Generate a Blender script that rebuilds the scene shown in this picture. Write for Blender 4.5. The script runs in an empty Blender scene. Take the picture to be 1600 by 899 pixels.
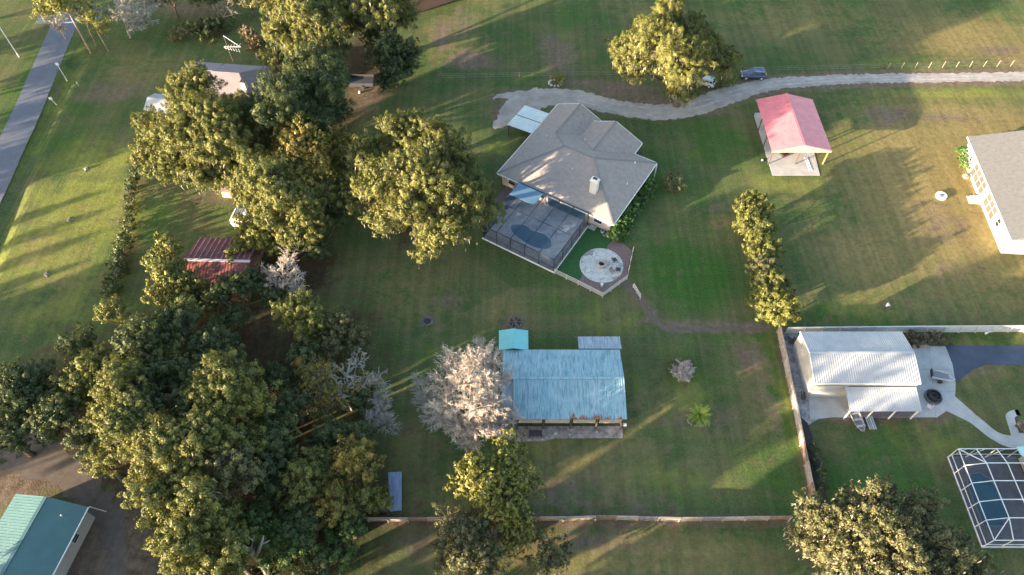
import bpy, math, random
import numpy as np
from mathutils import Matrix, Vector

# ------------------------------------------------------------------ camera, sky, sun, exposure
SC = bpy.context.scene
COL = SC.collection
F = 1110.0; PT = math.radians(54); H = 85.0; D = H / math.tan(PT)
cd = bpy.data.cameras.new('camera'); cam = bpy.data.objects.new('camera', cd); COL.objects.link(cam)
cam.location = (0, -D, H); cam.rotation_euler = (math.radians(90) - PT, 0, 0)
cd.sensor_width = 36; cd.lens = 36 * F / 1600; cd.clip_start = 0.5; cd.clip_end = 6000
SC.camera = cam
SUN_EL = math.radians(8.8); SH_AZ = math.radians(28)          # shadows fall towards SH_AZ
w = bpy.data.worlds.new('World'); SC.world = w; w.use_nodes = True
nt = w.node_tree; bg = nt.nodes['Background']
sky = nt.nodes.new('ShaderNodeTexSky'); sky.sky_type = 'NISHITA'; sky.sun_disc = False
sky.sun_elevation = SUN_EL; sky.sun_rotation = math.atan2(-math.cos(SH_AZ), -math.sin(SH_AZ)) % (2 * math.pi)
sky.dust_density = 1.8; sky.ozone_density = 0.75; sky.air_density = 1.0
nt.links.new(sky.outputs[0], bg.inputs[0]); bg.inputs[1].default_value = 0.132
ld = bpy.data.lights.new('sun', 'SUN'); ld.energy = 5.0; ld.angle = math.radians(0.6); ld.color = (1, 0.77, 0.51)
sun = bpy.data.objects.new('sun', ld); COL.objects.link(sun)
sun.rotation_euler = Vector((math.cos(SH_AZ) * math.cos(SUN_EL), math.sin(SH_AZ) * math.cos(SUN_EL), -math.sin(SUN_EL))).to_track_quat('-Z', 'Y').to_euler()
SC.view_settings.view_transform = 'Standard'; SC.view_settings.look = 'None'
SC.view_settings.gamma = 1; SC.view_settings.exposure = 2.5
SC.render.engine = 'CYCLES'

rnd = random.Random(7)
NP = np.random.default_rng(11)

def G(x, y, z=0.0):
    """point of the plane at height z seen at a pixel of the 1600 px photo"""
    u = (x - 800) / F; v = (y - 450) / F
    dy = math.cos(PT) - v * math.sin(PT); dz = math.sin(PT) + v * math.cos(PT)
    t = (H - z) / dz
    return Vector((u * t, -D + dy * t, z))
def pxs(y, z=0.0):
    return F * (math.sin(PT) + (y - 450) / F * math.cos(PT)) / (H - z)     # px per metre

# ------------------------------------------------------------------ materials
def mat(name, c, rough=0.8, metal=0.0, var=0.0, vscale=1.0, c2=None, bump=0.0, bscale=4.0, spec=None, stretch=None, coat=0):
    m = bpy.data.materials.new(name); m.use_nodes = True
    n = m.node_tree.nodes; l = m.node_tree.links; b = n['Principled BSDF']
    b.inputs['Roughness'].default_value = rough; b.inputs['Metallic'].default_value = metal
    if spec is not None: b.inputs['Specular IOR Level'].default_value = spec
    if coat: b.inputs['Coat Weight'].default_value = coat
    if c2 is None: c2 = tuple(max(0, x * (1 - var)) for x in c)
    if var or c2 != c:
        tc = n.new('ShaderNodeTexCoord'); src = tc.outputs['Object']
        if stretch:
            mp = n.new('ShaderNodeMapping'); mp.inputs['Scale'].default_value = stretch; l.new(src, mp.inputs[0]); src = mp.outputs[0]
        tx = n.new('ShaderNodeTexNoise'); tx.inputs['Scale'].default_value = vscale; tx.inputs['Detail'].default_value = 6; tx.inputs['Roughness'].default_value = 0.65
        l.new(src, tx.inputs['Vector'])
        r = n.new('ShaderNodeValToRGB'); r.color_ramp.elements[0].position = 0.35; r.color_ramp.elements[1].position = 0.65
        r.color_ramp.elements[0].color = (*c2, 1); r.color_ramp.elements[1].color = (*c, 1)
        l.new(tx.outputs[0], r.inputs[0]); l.new(r.outputs[0], b.inputs['Base Color'])
    else:
        b.inputs['Base Color'].default_value = (*c, 1)
    if bump:
        t2 = n.new('ShaderNodeTexNoise'); t2.inputs['Scale'].default_value = bscale; t2.inputs['Detail'].default_value = 5
        tc2 = n.new('ShaderNodeTexCoord'); l.new(tc2.outputs['Object'], t2.inputs['Vector'])
        bp = n.new('ShaderNodeBump'); bp.inputs['Strength'].default_value = bump; bp.inputs['Distance'].default_value = 0.1
        l.new(t2.outputs[0], bp.inputs['Height']); l.new(bp.outputs[0], b.inputs['Normal'])
    return m

def leafmat(name, c1, c2, c3, trans=0.2):
    """leaf colours c1..c3 chosen per leaf; hue varies with clumps of growth"""
    m = bpy.data.materials.new(name); m.use_nodes = True
    n = m.node_tree.nodes; l = m.node_tree.links
    for x in list(n): n.remove(x)
    out = n.new('ShaderNodeOutputMaterial')
    g = n.new('ShaderNodeNewGeometry'); tc = n.new('ShaderNodeTexCoord')
    no = n.new('ShaderNodeTexNoise'); no.inputs['Scale'].default_value = 0.55; no.inputs['Detail'].default_value = 3
    l.new(tc.outputs['Object'], no.inputs['Vector'])
    ad = n.new('ShaderNodeMath'); ad.operation = 'MULTIPLY_ADD'; ad.inputs[1].default_value = 0.5
    l.new(g.outputs['Random Per Island'], ad.inputs[0])
    ad2 = n.new('ShaderNodeMath'); ad2.operation = 'MULTIPLY_ADD'; ad2.inputs[1].default_value = 1.1; ad2.inputs[2].default_value = -0.3
    l.new(no.outputs[0], ad2.inputs[0]); l.new(ad2.outputs[0], ad.inputs[2])
    r = n.new('ShaderNodeValToRGB'); e = r.color_ramp.elements
    e[0].position = 0.15; e[0].color = (*c1, 1); e[1].position = 0.9; e[1].color = (*c3, 1)
    k = e.new(0.5); k.color = (*c2, 1)
    l.new(ad.outputs[0], r.inputs[0])
    d = n.new('ShaderNodeBsdfDiffuse'); t = n.new('ShaderNodeBsdfTranslucent'); gl = n.new('ShaderNodeBsdfGlossy')
    gl.inputs['Roughness'].default_value = 0.5
    l.new(r.outputs[0], d.inputs[0]); l.new(r.outputs[0], t.inputs[0])
    mx = n.new('ShaderNodeMixShader'); mx.inputs[0].default_value = trans
    l.new(d.outputs[0], mx.inputs[1]); l.new(t.outputs[0], mx.inputs[2])
    m2 = n.new('ShaderNodeMixShader'); m2.inputs[0].default_value = 0.03
    l.new(mx.outputs[0], m2.inputs[1]); l.new(gl.outputs[0], m2.inputs[2]); l.new(m2.outputs[0], out.inputs[0])
    return m

M = {}
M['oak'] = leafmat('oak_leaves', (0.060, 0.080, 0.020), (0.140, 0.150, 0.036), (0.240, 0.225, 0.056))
M['dark'] = leafmat('dark_shade_leaves', (0.034, 0.058, 0.022), (0.068, 0.092, 0.032), (0.120, 0.138, 0.045))  # shade of the shadowed oaks put into leaf colour; cedar and brush share it
M['yellow'] = leafmat('yellow_green_leaves', (0.085, 0.100, 0.022), (0.170, 0.175, 0.036), (0.265, 0.245, 0.058))
M['orange'] = leafmat('orange_tinged_leaves', (0.085, 0.105, 0.025), (0.190, 0.165, 0.035), (0.330, 0.200, 0.045))
M['grey'] = leafmat('grey_green_leaves', (0.055, 0.070, 0.030), (0.120, 0.120, 0.048), (0.200, 0.180, 0.080))
M['hedge'] = leafmat('hedge_leaves', (0.035, 0.090, 0.020), (0.070, 0.150, 0.030), (0.120, 0.215, 0.045))
M['thicket'] = leafmat('thicket_leaves', (0.035, 0.070, 0.020), (0.065, 0.110, 0.028), (0.120, 0.165, 0.040))
M['brown'] = leafmat('brown_shrub_leaves', (0.070, 0.055, 0.032), (0.120, 0.095, 0.055), (0.180, 0.150, 0.090), 0.15)
M['palm'] = leafmat('palm_fronds', (0.12, 0.18, 0.025), (0.20, 0.26, 0.035), (0.32, 0.34, 0.06))
M['moss'] = leafmat('hanging_moss', (0.16, 0.15, 0.11), (0.25, 0.23, 0.17), (0.38, 0.35, 0.27), 0.2)
M['bark'] = mat('bark', (0.16, 0.13, 0.10), 0.95, c2=(0.08, 0.065, 0.05), vscale=3, bump=0.5, bscale=8)
M['palebark'] = mat('pale_bark', (0.36, 0.33, 0.29), 0.9, c2=(0.2, 0.18, 0.16), vscale=3)
M['pinktwig'] = mat('lichen_twigs', (.52, .46, .41), .9, c2=(.28, .24, .21), vscale=1.6)
M['greytwig'] = mat('grey_twigs', (0.36, 0.34, 0.30), 0.9, c2=(0.22, 0.21, 0.19), vscale=1.2)

# ------------------------------------------------------------------ objects, names, labels
ABS = {}
def thing(name, label, cat, loc=(0, 0, 0), rz=0.0, group=None):
    o = bpy.data.objects.new(name, None); COL.objects.link(o)
    o.location = loc; o.rotation_euler = (0, 0, rz); o.empty_display_size = 0.5
    o['label'] = label; o['category'] = cat
    if group: o['group'] = group
    ABS[o.name] = Matrix.Translation(Vector(loc)) @ Matrix.Rotation(rz, 4, 'Z')
    return o
def finish(o, parent, m):
    if parent is not None:
        o.parent = parent
        mi = ABS[parent.name].inverted(); o.data.transform(mi); ABS[o.name] = ABS[parent.name]
    else:
        ABS[o.name] = Matrix.Identity(4)
    for x in (m if isinstance(m, (list, tuple)) else [m]): o.data.materials.append(x)
    return o
def tag(o, label=None, cat=None, group=None, kind=None):
    if label: o['label'] = label
    if cat: o['category'] = cat
    if group: o['group'] = group
    if kind: o['kind'] = kind
    return o

class MB:
    def __init__(s): s.v = []; s.f = []; s.mi = []
    def add(s, vs, fs, mi=0):
        b = len(s.v); s.v += [tuple(p) for p in vs]; s.f += [tuple(i + b for i in f) for f in fs]; s.mi += [mi] * len(fs); return s
    def obox(s, c, ux, uy, uz, mi=0):
        c = Vector(c); ux = Vector(ux); uy = Vector(uy); uz = Vector(uz)
        vs = [c + a * ux + b * uy + d * uz for d in (-.5, .5) for a, b in ((-.5, -.5), (.5, -.5), (.5, .5), (-.5, .5))]
        return s.add(vs, [(3, 2, 1, 0), (4, 5, 6, 7), (0, 1, 5, 4), (1, 2, 6, 5), (2, 3, 7, 6), (3, 0, 4, 7)], mi)
    def box(s, x, y, z, lx, ly, lz, rz=0, mi=0):
        c, si = math.cos(rz), math.sin(rz)
        return s.obox((x, y, z + lz / 2), (c * lx, si * lx, 0), (-si * ly, c * ly, 0), (0, 0, lz), mi)
    def beam(s, a, b, w_, h_, mi=0):
        a = Vector(a); b = Vector(b); d = b - a
        up = Vector((0, 0, 1)) if abs(d.normalized().z) < .95 else Vector((0, 1, 0))
        sx = d.cross(up).normalized(); sz = sx.cross(d).normalized()
        return s.obox((a + b) / 2, d, sx * w_, sz * h_, mi)
    def prism(s, poly, z0, z1, mi=0):
        n = len(poly)
        ar = sum(poly[i][0] * poly[(i + 1) % n][1] - poly[(i + 1) % n][0] * poly[i][1] for i in range(n))
        if ar < 0: poly = poly[::-1]
        vs = [(p[0], p[1], z0) for p in poly] + [(p[0], p[1], z1) for p in poly]
        fs = [tuple(range(n))[::-1], tuple(range(n, 2 * n))] + [(i, (i + 1) % n, n + (i + 1) % n, n + i) for i in range(n)]
        return s.add(vs, fs, mi)
    def slab(s, pts, t, mi=0):
        pts = [Vector(p) for p in pts]; n = len(pts)
        nz = sum(pts[i].x * pts[(i + 1) % n].y - pts[(i + 1) % n].x * pts[i].y for i in range(n))
        if nz < 0: pts = pts[::-1]
        vs = pts + [p - Vector((0, 0, t)) for p in pts]
        fs = [tuple(range(n)), tuple(range(n, 2 * n))[::-1]] + [(i, n + i, n + (i + 1) % n, (i + 1) % n) for i in range(n)]
        return s.add(vs, fs, mi)
    def ribbed(s, e0, e1, r1, r0, sp=.3, t=.08, w_=.06, h_=.04, mi=0):
        """metal roof plane: e0-e1 along the eave, r0-r1 along the ridge, raised ribs between"""
        e0, e1, r1, r0 = map(Vector, (e0, e1, r1, r0)); s.slab([e0, e1, r1, r0], t, mi)
        n = max(2, int((e1 - e0).length / sp))
        nn = (e1 - e0).cross(r0 - e0).normalized()
        if nn.z < 0: nn = -nn
        for i in range(n + 1):
            k = (i + .02) / (n + .04)
            a = e0.lerp(e1, k); b = r0.lerp(r1, k); s.beam(a + nn * h_ * .45, b + nn * h_ * .45, w_, h_, mi)
        return s
    def tube(s, pts, rs, n=6, mi=0, cap=True):
        pts = [Vector(p) for p in pts]; b = len(s.v); k = len(pts)
        for i, p in enumerate(pts):
            d = (pts[min(i + 1, k - 1)] - pts[max(i - 1, 0)]).normalized()
            up = Vector((0, 0, 1)) if abs(d.z) < .9 else Vector((1, 0, 0))
            sx = d.cross(up).normalized(); sy = sx.cross(d)
            for j in range(n):
                a = 2 * math.pi * j / n; s.v.append(tuple(p + (sx * math.cos(a) + sy * math.sin(a)) * rs[i]))
        for i in range(k - 1):
            for j in range(n):
                s.f.append((b + i * n + j, b + i * n + (j + 1) % n, b + (i + 1) * n + (j + 1) % n, b + (i + 1) * n + j)); s.mi.append(mi)
        if cap:
            s.f.append(tuple(b + j for j in range(n))[::-1]); s.f.append(tuple(b + (k - 1) * n + j for j in range(n))); s.mi += [mi, mi]
        return s
    def lathe(s, c, prof, n=24, mi=0, sx=1, sy=1):
        """prof: list of (radius, z)"""
        b = len(s.v)
        for r, z in prof:
            for j in range(n):
                a = 2 * math.pi * j / n; s.v.append((c[0] + r * sx * math.cos(a), c[1] + r * sy * math.sin(a), c[2] + z))
        for i in range(len(prof) - 1):
            for j in range(n):
                s.f.append((b + i * n + j, b + i * n + (j + 1) % n, b + (i + 1) * n + (j + 1) % n, b + (i + 1) * n + j)); s.mi.append(mi)
        s.f.append(tuple(b + (len(prof) - 1) * n + j for j in range(n))); s.mi.append(mi)
        return s
    def build(s, name, m, parent=None, smooth=False):
        me = bpy.data.meshes.new(name); me.from_pydata(s.v, [], s.f)
        if isinstance(m, (list, tuple)) and len(m) > 1: me.polygons.foreach_set('material_index', s.mi)
        if smooth: me.polygons.foreach_set('use_smooth', [True] * len(me.polygons))
        o = bpy.data.objects.new(name, me); COL.objects.link(o); me.update()
        return finish(o, parent, m)
def struct(o, label=None): o['kind'] = 'structure'; return o
def raw_mesh(name, V, nper, m, parent):
    """V: (k*nper,3) array, one polygon of nper corners after another"""
    k = len(V) // nper; me = bpy.data.meshes.new(name)
    me.vertices.add(len(V)); me.vertices.foreach_set('co', V.astype(np.float32).ravel())
    me.loops.add(len(V)); me.loops.foreach_set('vertex_index', np.arange(len(V), dtype=np.int32))
    me.polygons.add(k); me.polygons.foreach_set('loop_start', np.arange(0, len(V), nper, dtype=np.int32))
    me.polygons.foreach_set('loop_total', np.full(k, nper, dtype=np.int32))
    me.update(calc_edges=True); me.validate()
    o = bpy.data.objects.new(name, me); COL.objects.link(o)
    return finish(o, parent, m)

# ------------------------------------------------------------------ ground
def smooth(t): t = np.clip(t, 0, 1); return t * t * (3 - 2 * t)
xs = np.unique(np.concatenate([[-3000, -1500, -800, -450, -300, -220, -170, -140], np.arange(-118, 118.1, 0.8), [140, 170, 220, 300, 450, 800, 1500, 3000]]))
ys = np.unique(np.concatenate([[-1500, -800, -400, -220, -140, -100, -75], np.arange(-58, 92.1, 0.8), [105, 125, 160, 220, 320, 500, 900, 1600, 3000]]))
XX, YY = np.meshgrid(xs, ys); nx, ny = len(xs), len(ys)
def segdist(pts):
    d = np.full(XX.shape, 1e9)
    for (a, b) in zip(pts[:-1], pts[1:]):
        ax, ay, bx, by = a[0], a[1], b[0], b[1]; L2 = (bx - ax) ** 2 + (by - ay) ** 2
        t = np.clip(((XX - ax) * (bx - ax) + (YY - ay) * (by - ay)) / L2, 0, 1)
        d = np.minimum(d, np.hypot(XX - ax - t * (bx - ax), YY - ay - t * (by - ay)))
    return d
ditch = [G(118, 100), G(100, 135), G(70, 190), G(38, 265), G(8, 345), G(-30, 440)]
ZZ = -0.75 * smooth(1 - segdist(ditch) / 2.6)
att = {k: np.zeros(XX.shape) for k in ('dry', 'dirt', 'lush', 'wood', 'fresh_sunlit')}
def patch(kind, px, py, rx, ry, a=1.0, rot=0.0):
    c = G(px, py); s = pxs(py); rx /= s; ry /= s * 0.82
    dx = XX - c.x; dy = YY - c.y; co, si = math.cos(rot), math.sin(rot)
    q = ((dx * co + dy * si) / rx) ** 2 + ((-dx * si + dy * co) / ry) ** 2
    att[kind] = np.maximum(att[kind], a * np.exp(-q ** 1.3 * 1.1))
# straw-coloured pasture and lawns
for p in ((1480, 300, 170, 200, .95), (1540, 200, 120, 60, .9), (1350, 400, 90, 70, .7), (1500, 60, 140, 60, .75), (1590, 90, 60, 30, .9), (1250, 30, 130, 40, .4),
          (1450, 170, 150, 14, .8), (1380, 470, 120, 40, .45), (1000, 20, 60, 30, .3), (1030, 640, 90, 50, .35), (900, 730, 130, 60, .5), (1180, 590, 30, 90, .45),
          (700, 60, 60, 60, .35), (120, 430, 90, 40, .35), (60, 390, 50, 40, .45), (130, 330, 60, 24, .3), (1520, 560, 70, 40, .6), (1460, 640, 60, 40, .5), (1000, 870, 260, 40, .6),
          (640, 470, 90, 60, .4), (780, 480, 40, 30, .45), (1130, 350, 30, 26, .5), (860, 855, 80, 30, .6), (220, 110, 70, 40, .35), (560, 200, 40, 60, .4),
          (990, 700, 60, 30, .4), (1300, 690, 30, 30, .3), (640, 700, 60, 60, .4), (700, 780, 90, 40, .5)): patch('dry', *p)
# bare or trampled earth
for p in ((875, 90, 30, 40, .6), (735, 95, 40, 24, .7), (720, 40, 22, 40, .4), (860, 70, 22, 20, .6), (910, 130, 60, 10, .6), (975, 140, 60, 16, .8), (1010, 160, 50, 18, .8), (800, 150, 40, 16, .5),
          (1390, 180, 50, 20, .55), (1470, 185, 80, 8, .5), (1470, 350, 60, 40, .35), (1480, 420, 40, 20, .3), (1560, 80, 50, 12, .5), (1170, 560, 24, 26, .7), (1200, 630, 20, 50, .35), (1130, 660, 40, 30, .2),
          (700, 470, 30, 18, .35), (668, 503, 14, 10, .8), (805, 505, 20, 12, .8), (870, 770, 80, 24, .45), (1000, 790, 60, 14, .35), (900, 845, 120, 20, .4), (660, 850, 60, 30, .35),
          (940, 330, 10, 6, .4), (1120, 325, 16, 8, .6), (1060, 660, 30, 14, .35), (170, 145, 70, 20, .45), (200, 215, 30, 30, .2), (360, 310, 60, 18, .5), (395, 540, 30, 60, .8),
          (320, 45, 40, 16, .6), (290, 15, 60, 20, .5), (180, 550, 80, 18, .3), (205, 300, 12, 50, .5), (1510, 580, 60, 12, .4), (1335, 650, 50, 30, .3), (1420, 600, 20, 10, .3),
          (1080, 505, 150, 4, .5), (1640, 300, 60, 60, .4), (1100, 175, 60, 10, .5), (800, 170, 30, 14, .7), (690, 55, 16, 40, .6), (100, 700, 120, 60, 1.0), (180, 860, 90, 90, 1.0), (40, 730, 80, 60, 1), (575, 130, 40, 60, .9), (440, 150, 80, 80, .6), (1240, 600, 14, 120, .3)): patch('dirt', *p)
# forest floor
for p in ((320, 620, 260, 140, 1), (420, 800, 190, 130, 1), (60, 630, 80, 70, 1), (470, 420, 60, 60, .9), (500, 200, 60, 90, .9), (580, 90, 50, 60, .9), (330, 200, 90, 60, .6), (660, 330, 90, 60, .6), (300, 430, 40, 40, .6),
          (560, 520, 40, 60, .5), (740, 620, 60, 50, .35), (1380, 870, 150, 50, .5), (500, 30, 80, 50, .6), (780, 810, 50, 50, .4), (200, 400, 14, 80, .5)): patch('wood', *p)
# thick green lawn
for p in ((1080, 430, 100, 60, 1), (1020, 300, 90, 70, .5), (1120, 220, 50, 60, .8), (1340, 180, 30, 60, .6), (1150, 520, 80, 30, .7), (1230, 640, 30, 100, .9), (1210, 740, 60, 60, .6), (1300, 770, 60, 50, .8), (1420, 760, 50, 40, .7), (1520, 530, 90, 14, .9), (1380, 700, 80, 40, .5),
          (40, 130, 40, 160, .6), (90, 230, 60, 40, .7), (160, 400, 60, 60, .5), (130, 170, 30, 20, .6), (230, 350, 40, 60, .7), (1330, 490, 90, 20, .9), (1100, 590, 60, 60, .5), (820, 560, 200, 60, .35), (1100, 100, 100, 30, .3), (620, 160, 60, 20, .5), (830, 200, 40, 30, .4), (960, 240, 60, 60, .6), (1060, 770, 100, 30, .4), (890, 30, 60, 30, .5), (230, 860, 30, 50, .8), (880, 480, 60, 20, .5)): patch('lush', *p)
for p in ((130, 330, 110, 70, 1), (60, 400, 90, 50, 1), (150, 250, 80, 40, .8), (60, 200, 20, 160, .6), (90, 480, 80, 40, .5), (1230, 620, 16, 120, .6), (1500, 146, 110, 12, .9), (1360, 240, 60, 40, .5), (1230, 290, 60, 20, .6), (1060, 620, 50, 60, .4), (1050, 745, 60, 24, .6), (850, 690, 50, 20, .6), (1450, 690, 60, 30, .5), (780, 230, 30, 20, .6), (1420, 100, 80, 20, .5), (1340, 480, 50, 20, .6), (1130, 160, 60, 14, .5), (960, 500, 70, 24, .4)): patch('fresh_sunlit', *p)  # yellow-green grass, with the brightness of sunlit bands put into its colour
DRV = [G(1660, 119), G(1500, 122), G(1350, 124), G(1220, 131), G(1150, 146), G(1090, 166), G(1030, 176), G(960, 168), G(900, 153), G(850, 153), G(805, 168), G(790, 188)]
for pts, hw_, fe, am in ((DRV, 1.6, 1.7, .72), ([G(975, 440), G(1003, 473), G(1033, 510), G(1060, 514), G(1195, 513)], .3, .9, .6), ([G(1260, 655), G(1340, 656), G(1464, 656), G(1500, 640)], .2, .8, .55), ([G(1218, 520), G(1243, 640), G(1272, 792)], .1, .8, .6), ([G(590, 815), G(1232, 815)], .1, .9, .6)):
    att['dirt'] = np.maximum(att['dirt'], am * smooth(1 - (segdist(pts) - hw_) / fe))
idx = np.arange(nx * ny).reshape(ny, nx)
fc = np.stack([idx[:-1, :-1], idx[:-1, 1:], idx[1:, 1:], idx[1:, :-1]], -1).reshape(-1, 4)
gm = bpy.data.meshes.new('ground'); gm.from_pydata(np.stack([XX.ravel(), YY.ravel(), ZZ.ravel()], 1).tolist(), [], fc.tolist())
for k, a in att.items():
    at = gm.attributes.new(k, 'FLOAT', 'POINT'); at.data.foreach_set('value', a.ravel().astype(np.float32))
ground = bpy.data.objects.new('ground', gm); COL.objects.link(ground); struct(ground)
def ground_mat():
    m = bpy.data.materials.new('lawn'); m.use_nodes = True; n = m.node_tree.nodes; l = m.node_tree.links; b = n['Principled BSDF']
    b.inputs['Roughness'].default_value = 1; b.inputs['Specular IOR Level'].default_value = 0.05
    tc = n.new('ShaderNodeTexCoord')
    def noise(s, d=6, r=.65, st=None):
        t = n.new('ShaderNodeTexNoise'); t.inputs['Scale'].default_value = s; t.inputs['Detail'].default_value = d; t.inputs['Roughness'].default_value = r
        v = tc.outputs['Object']
        if st:
            mp = n.new('ShaderNodeMapping'); mp.inputs['Scale'].default_value = st[:3]; mp.inputs['Rotation'].default_value = (0, 0, st[3]); l.new(v, mp.inputs[0]); v = mp.outputs[0]
        l.new(v, t.inputs['Vector']); return t.outputs[0]
    def ramp(x, a, b_, ca, cb):
        r = n.new('ShaderNodeValToRGB'); r.color_ramp.elements[0].position = a; r.color_ramp.elements[1].position = b_
        r.color_ramp.elements[0].color = (*ca, 1); r.color_ramp.elements[1].color = (*cb, 1); l.new(x, r.inputs[0]); return r.outputs[0]
    def mix(f, a, c):
        x = n.new('ShaderNodeMix'); x.data_type = 'RGBA'; l.new(f, x.inputs[0]); l.new(a, x.inputs[6]); l.new(c, x.inputs[7]); return x.outputs[2]
    def mask(name, ns, lo=.25, hi=.75, gain=1.0):
        a = n.new('ShaderNodeAttribute'); a.attribute_name = name
        s = n.new('ShaderNodeMath'); s.operation = 'MULTIPLY_ADD'; s.inputs[1].default_value = gain
        l.new(a.outputs['Fac'], s.inputs[0])
        q = n.new('ShaderNodeMath'); q.operation = 'MULTIPLY_ADD'; q.inputs[1].default_value = 1.9; q.inputs[2].default_value = -0.92; l.new(ns, q.inputs[0])
        l.new(q.outputs[0], s.inputs[2])
        mr = n.new('ShaderNodeMapRange'); mr.inputs[1].default_value = lo; mr.inputs[2].default_value = hi; l.new(s.outputs[0], mr.inputs[0]); return mr.outputs[0]
    n1 = noise(.09, 5); n2 = noise(.5, 8, .75); n3 = noise(3.2, 6, .7); n4 = noise(.23, 6, .7); n5 = noise(1.3, 7, .8)
    green = ramp(n3, .3, .7, (.034, .064, .024), (.086, .130, .044))
    olive = ramp(n3, .3, .7, (.082, .088, .040), (.145, .140, .064))
    base = mix(ramp(n1, .40, .62, (0, 0, 0), (1, 1, 1)), green, olive)
    base = mix(ramp(n2, .53, .69, (0, 0, 0), (.65, .65, .65)), base, olive)
    base = mix(ramp(n4, .30, .45, (.6, .6, .6), (0, 0, 0)), base, ramp(n3, .3, .7, (.028, .056, .024), (.05, .088, .034)))
    lush = ramp(n3, .3, .7, (.030, .075, .018), (.055, .125, .028))
    base = mix(mask('lush', n4, .2, .9), base, lush)
    base = mix(mask('fresh_sunlit', n4, .15, .8), base, ramp(n5, .3, .7, (.095, .125, .030), (.215, .220, .060)))
    dry = ramp(n5, .3, .7, (.135, .112, .046), (.26, .205, .092))
    base = mix(mask('dry', n2, .15, .8), base, dry)
    dirt = ramp(n5, .3, .7, (.095, .070, .050), (.20, .155, .118))
    base = mix(mask('dirt', n2, .12, .62), base, dirt)
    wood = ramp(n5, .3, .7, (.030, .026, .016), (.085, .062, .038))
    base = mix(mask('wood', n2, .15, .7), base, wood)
    # mowing passes: narrow lanes, slightly paler and darker
    st = noise(1.0, 2, .5, (.9, .02, 1, 0)); lane = ramp(st, .42, .58, (.82, .82, .82), (1.12, 1.12, 1.12))
    x = n.new('ShaderNodeMix'); x.data_type = 'RGBA'; x.blend_type = 'MULTIPLY'; x.inputs[0].default_value = .5; l.new(base, x.inputs[6]); l.new(lane, x.inputs[7])
    st2 = noise(1.0, 2, .5, (.03, 1.0, 1, .25)); lane2 = ramp(st2, .42, .58, (.86, .86, .86), (1.1, 1.1, 1.1))
    x2 = n.new('ShaderNodeMix'); x2.data_type = 'RGBA'; x2.blend_type = 'MULTIPLY'; x2.inputs[0].default_value = .2; l.new(x.outputs[2], x2.inputs[6]); l.new(lane2, x2.inputs[7])
    l.new(x2.outputs[2], b.inputs['Base Color'])
    bp = n.new('ShaderNodeBump'); bp.inputs['Strength'].default_value = .75; bp.inputs['Distance'].default_value = .12
    hh = n.new('ShaderNodeMath'); hh.operation = 'ADD'; l.new(n3, hh.inputs[0]); l.new(n5, hh.inputs[1]); l.new(hh.outputs[0], bp.inputs['Height']); l.new(bp.outputs[0], b.inputs['Normal'])
    return m
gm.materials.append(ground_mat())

def ribbon(name, pts, ws, z, m, jit=0.0, step=1.0):
    """strip along a smooth line with uneven edges"""
    P = [Vector((p[0], p[1], 0)) for p in pts]; out = []; W_ = []
    for i in range(len(P) - 1):
        p0 = P[max(i - 1, 0)]; p1 = P[i]; p2 = P[i + 1]; p3 = P[min(i + 2, len(P) - 1)]
        k = max(2, int((p2 - p1).length / step))
        for j in range(k):
            t = j / k
            out.append(.5 * ((2 * p1) + (p2 - p0) * t + (2 * p0 - 5 * p1 + 4 * p2 - p3) * t * t + (3 * p1 - p0 - 3 * p2 + p3) * t ** 3)); W_.append(ws[i] * (1 - t) + ws[i + 1] * t)
    out.append(P[-1]); W_.append(ws[-1]); mb = MB(); vs = []
    for i, p in enumerate(out):
        d = (out[min(i + 1, len(out) - 1)] - out[max(i - 1, 0)]).normalized(); nn = Vector((-d.y, d.x, 0))
        a = W_[i] / 2 + rnd.uniform(-jit, jit); b = W_[i] / 2 + rnd.uniform(-jit, jit)
        vs += [p + nn * a, p - nn * b]
    vs = [(v.x, v.y, z) for v in vs]
    mb.add(vs, [(2 * i, 2 * i + 1, 2 * i + 3, 2 * i + 2) for i in range(len(out) - 1)])
    return struct(mb.build(name, m))
M['asphalt'] = mat('asphalt', (.105, .12, .155), .85, c2=(.085, .095, .125), vscale=.6, bump=.2, bscale=20)
M['gravel'] = mat('limerock', (.36, .33, .305), .95, c2=(.21, .19, .175), vscale=.25, bump=.15, bscale=9)
M['concrete'] = mat('concrete', (.42, .42, .42), .85, c2=(.32, .32, .32), vscale=.5, bump=.1, bscale=10)
M['blackdrive'] = mat('sealed_asphalt', (.050, .062, .10), .35, c2=(.022, .028, .055), vscale=.25)  # blue of the reflected sky is put into this black asphalt colour
M['brick'] = mat('brick_pavers', (.20, .13, .125), .9, c2=(.13, .09, .09), vscale=3)
M['turf'] = mat('artificial_turf', (.022, .095, .022), .9, c2=(.018, .07, .018), vscale=1.5)
M['stone'] = mat('flagstone', (.50, .50, .48), .85, c2=(.22, .22, .22), vscale=1.8)
M['paverdirt'] = mat('packed_earth', (.125, .10, .085), .95, c2=(.085, .07, .058), vscale=1.2)
ribbon('road', [G(117, 8), G(100, 40), G(72, 105), G(40, 180), G(5, 255), G(-30, 330), G(-90, 450)], [5.2] * 7, .02, M['asphalt'], .06)
ribbon('road_crossing', [G(60, 28), G(104, 27), G(160, 20)], [4.5] * 3, .013, M['asphalt'], .1)
ribbon('driveway', [G(1660, 119), G(1500, 122), G(1350, 124), G(1220, 131), G(1150, 146), G(1090, 166), G(1030, 176), G(960, 168), G(900, 153), G(850, 153), G(805, 168), G(790, 188)], [2.6, 2.6, 2.7, 3.2, 4.2, 4.6, 4.2, 4, 4, 5, 4.6, 2.4], .02, M['gravel'], .26, .45)
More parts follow.
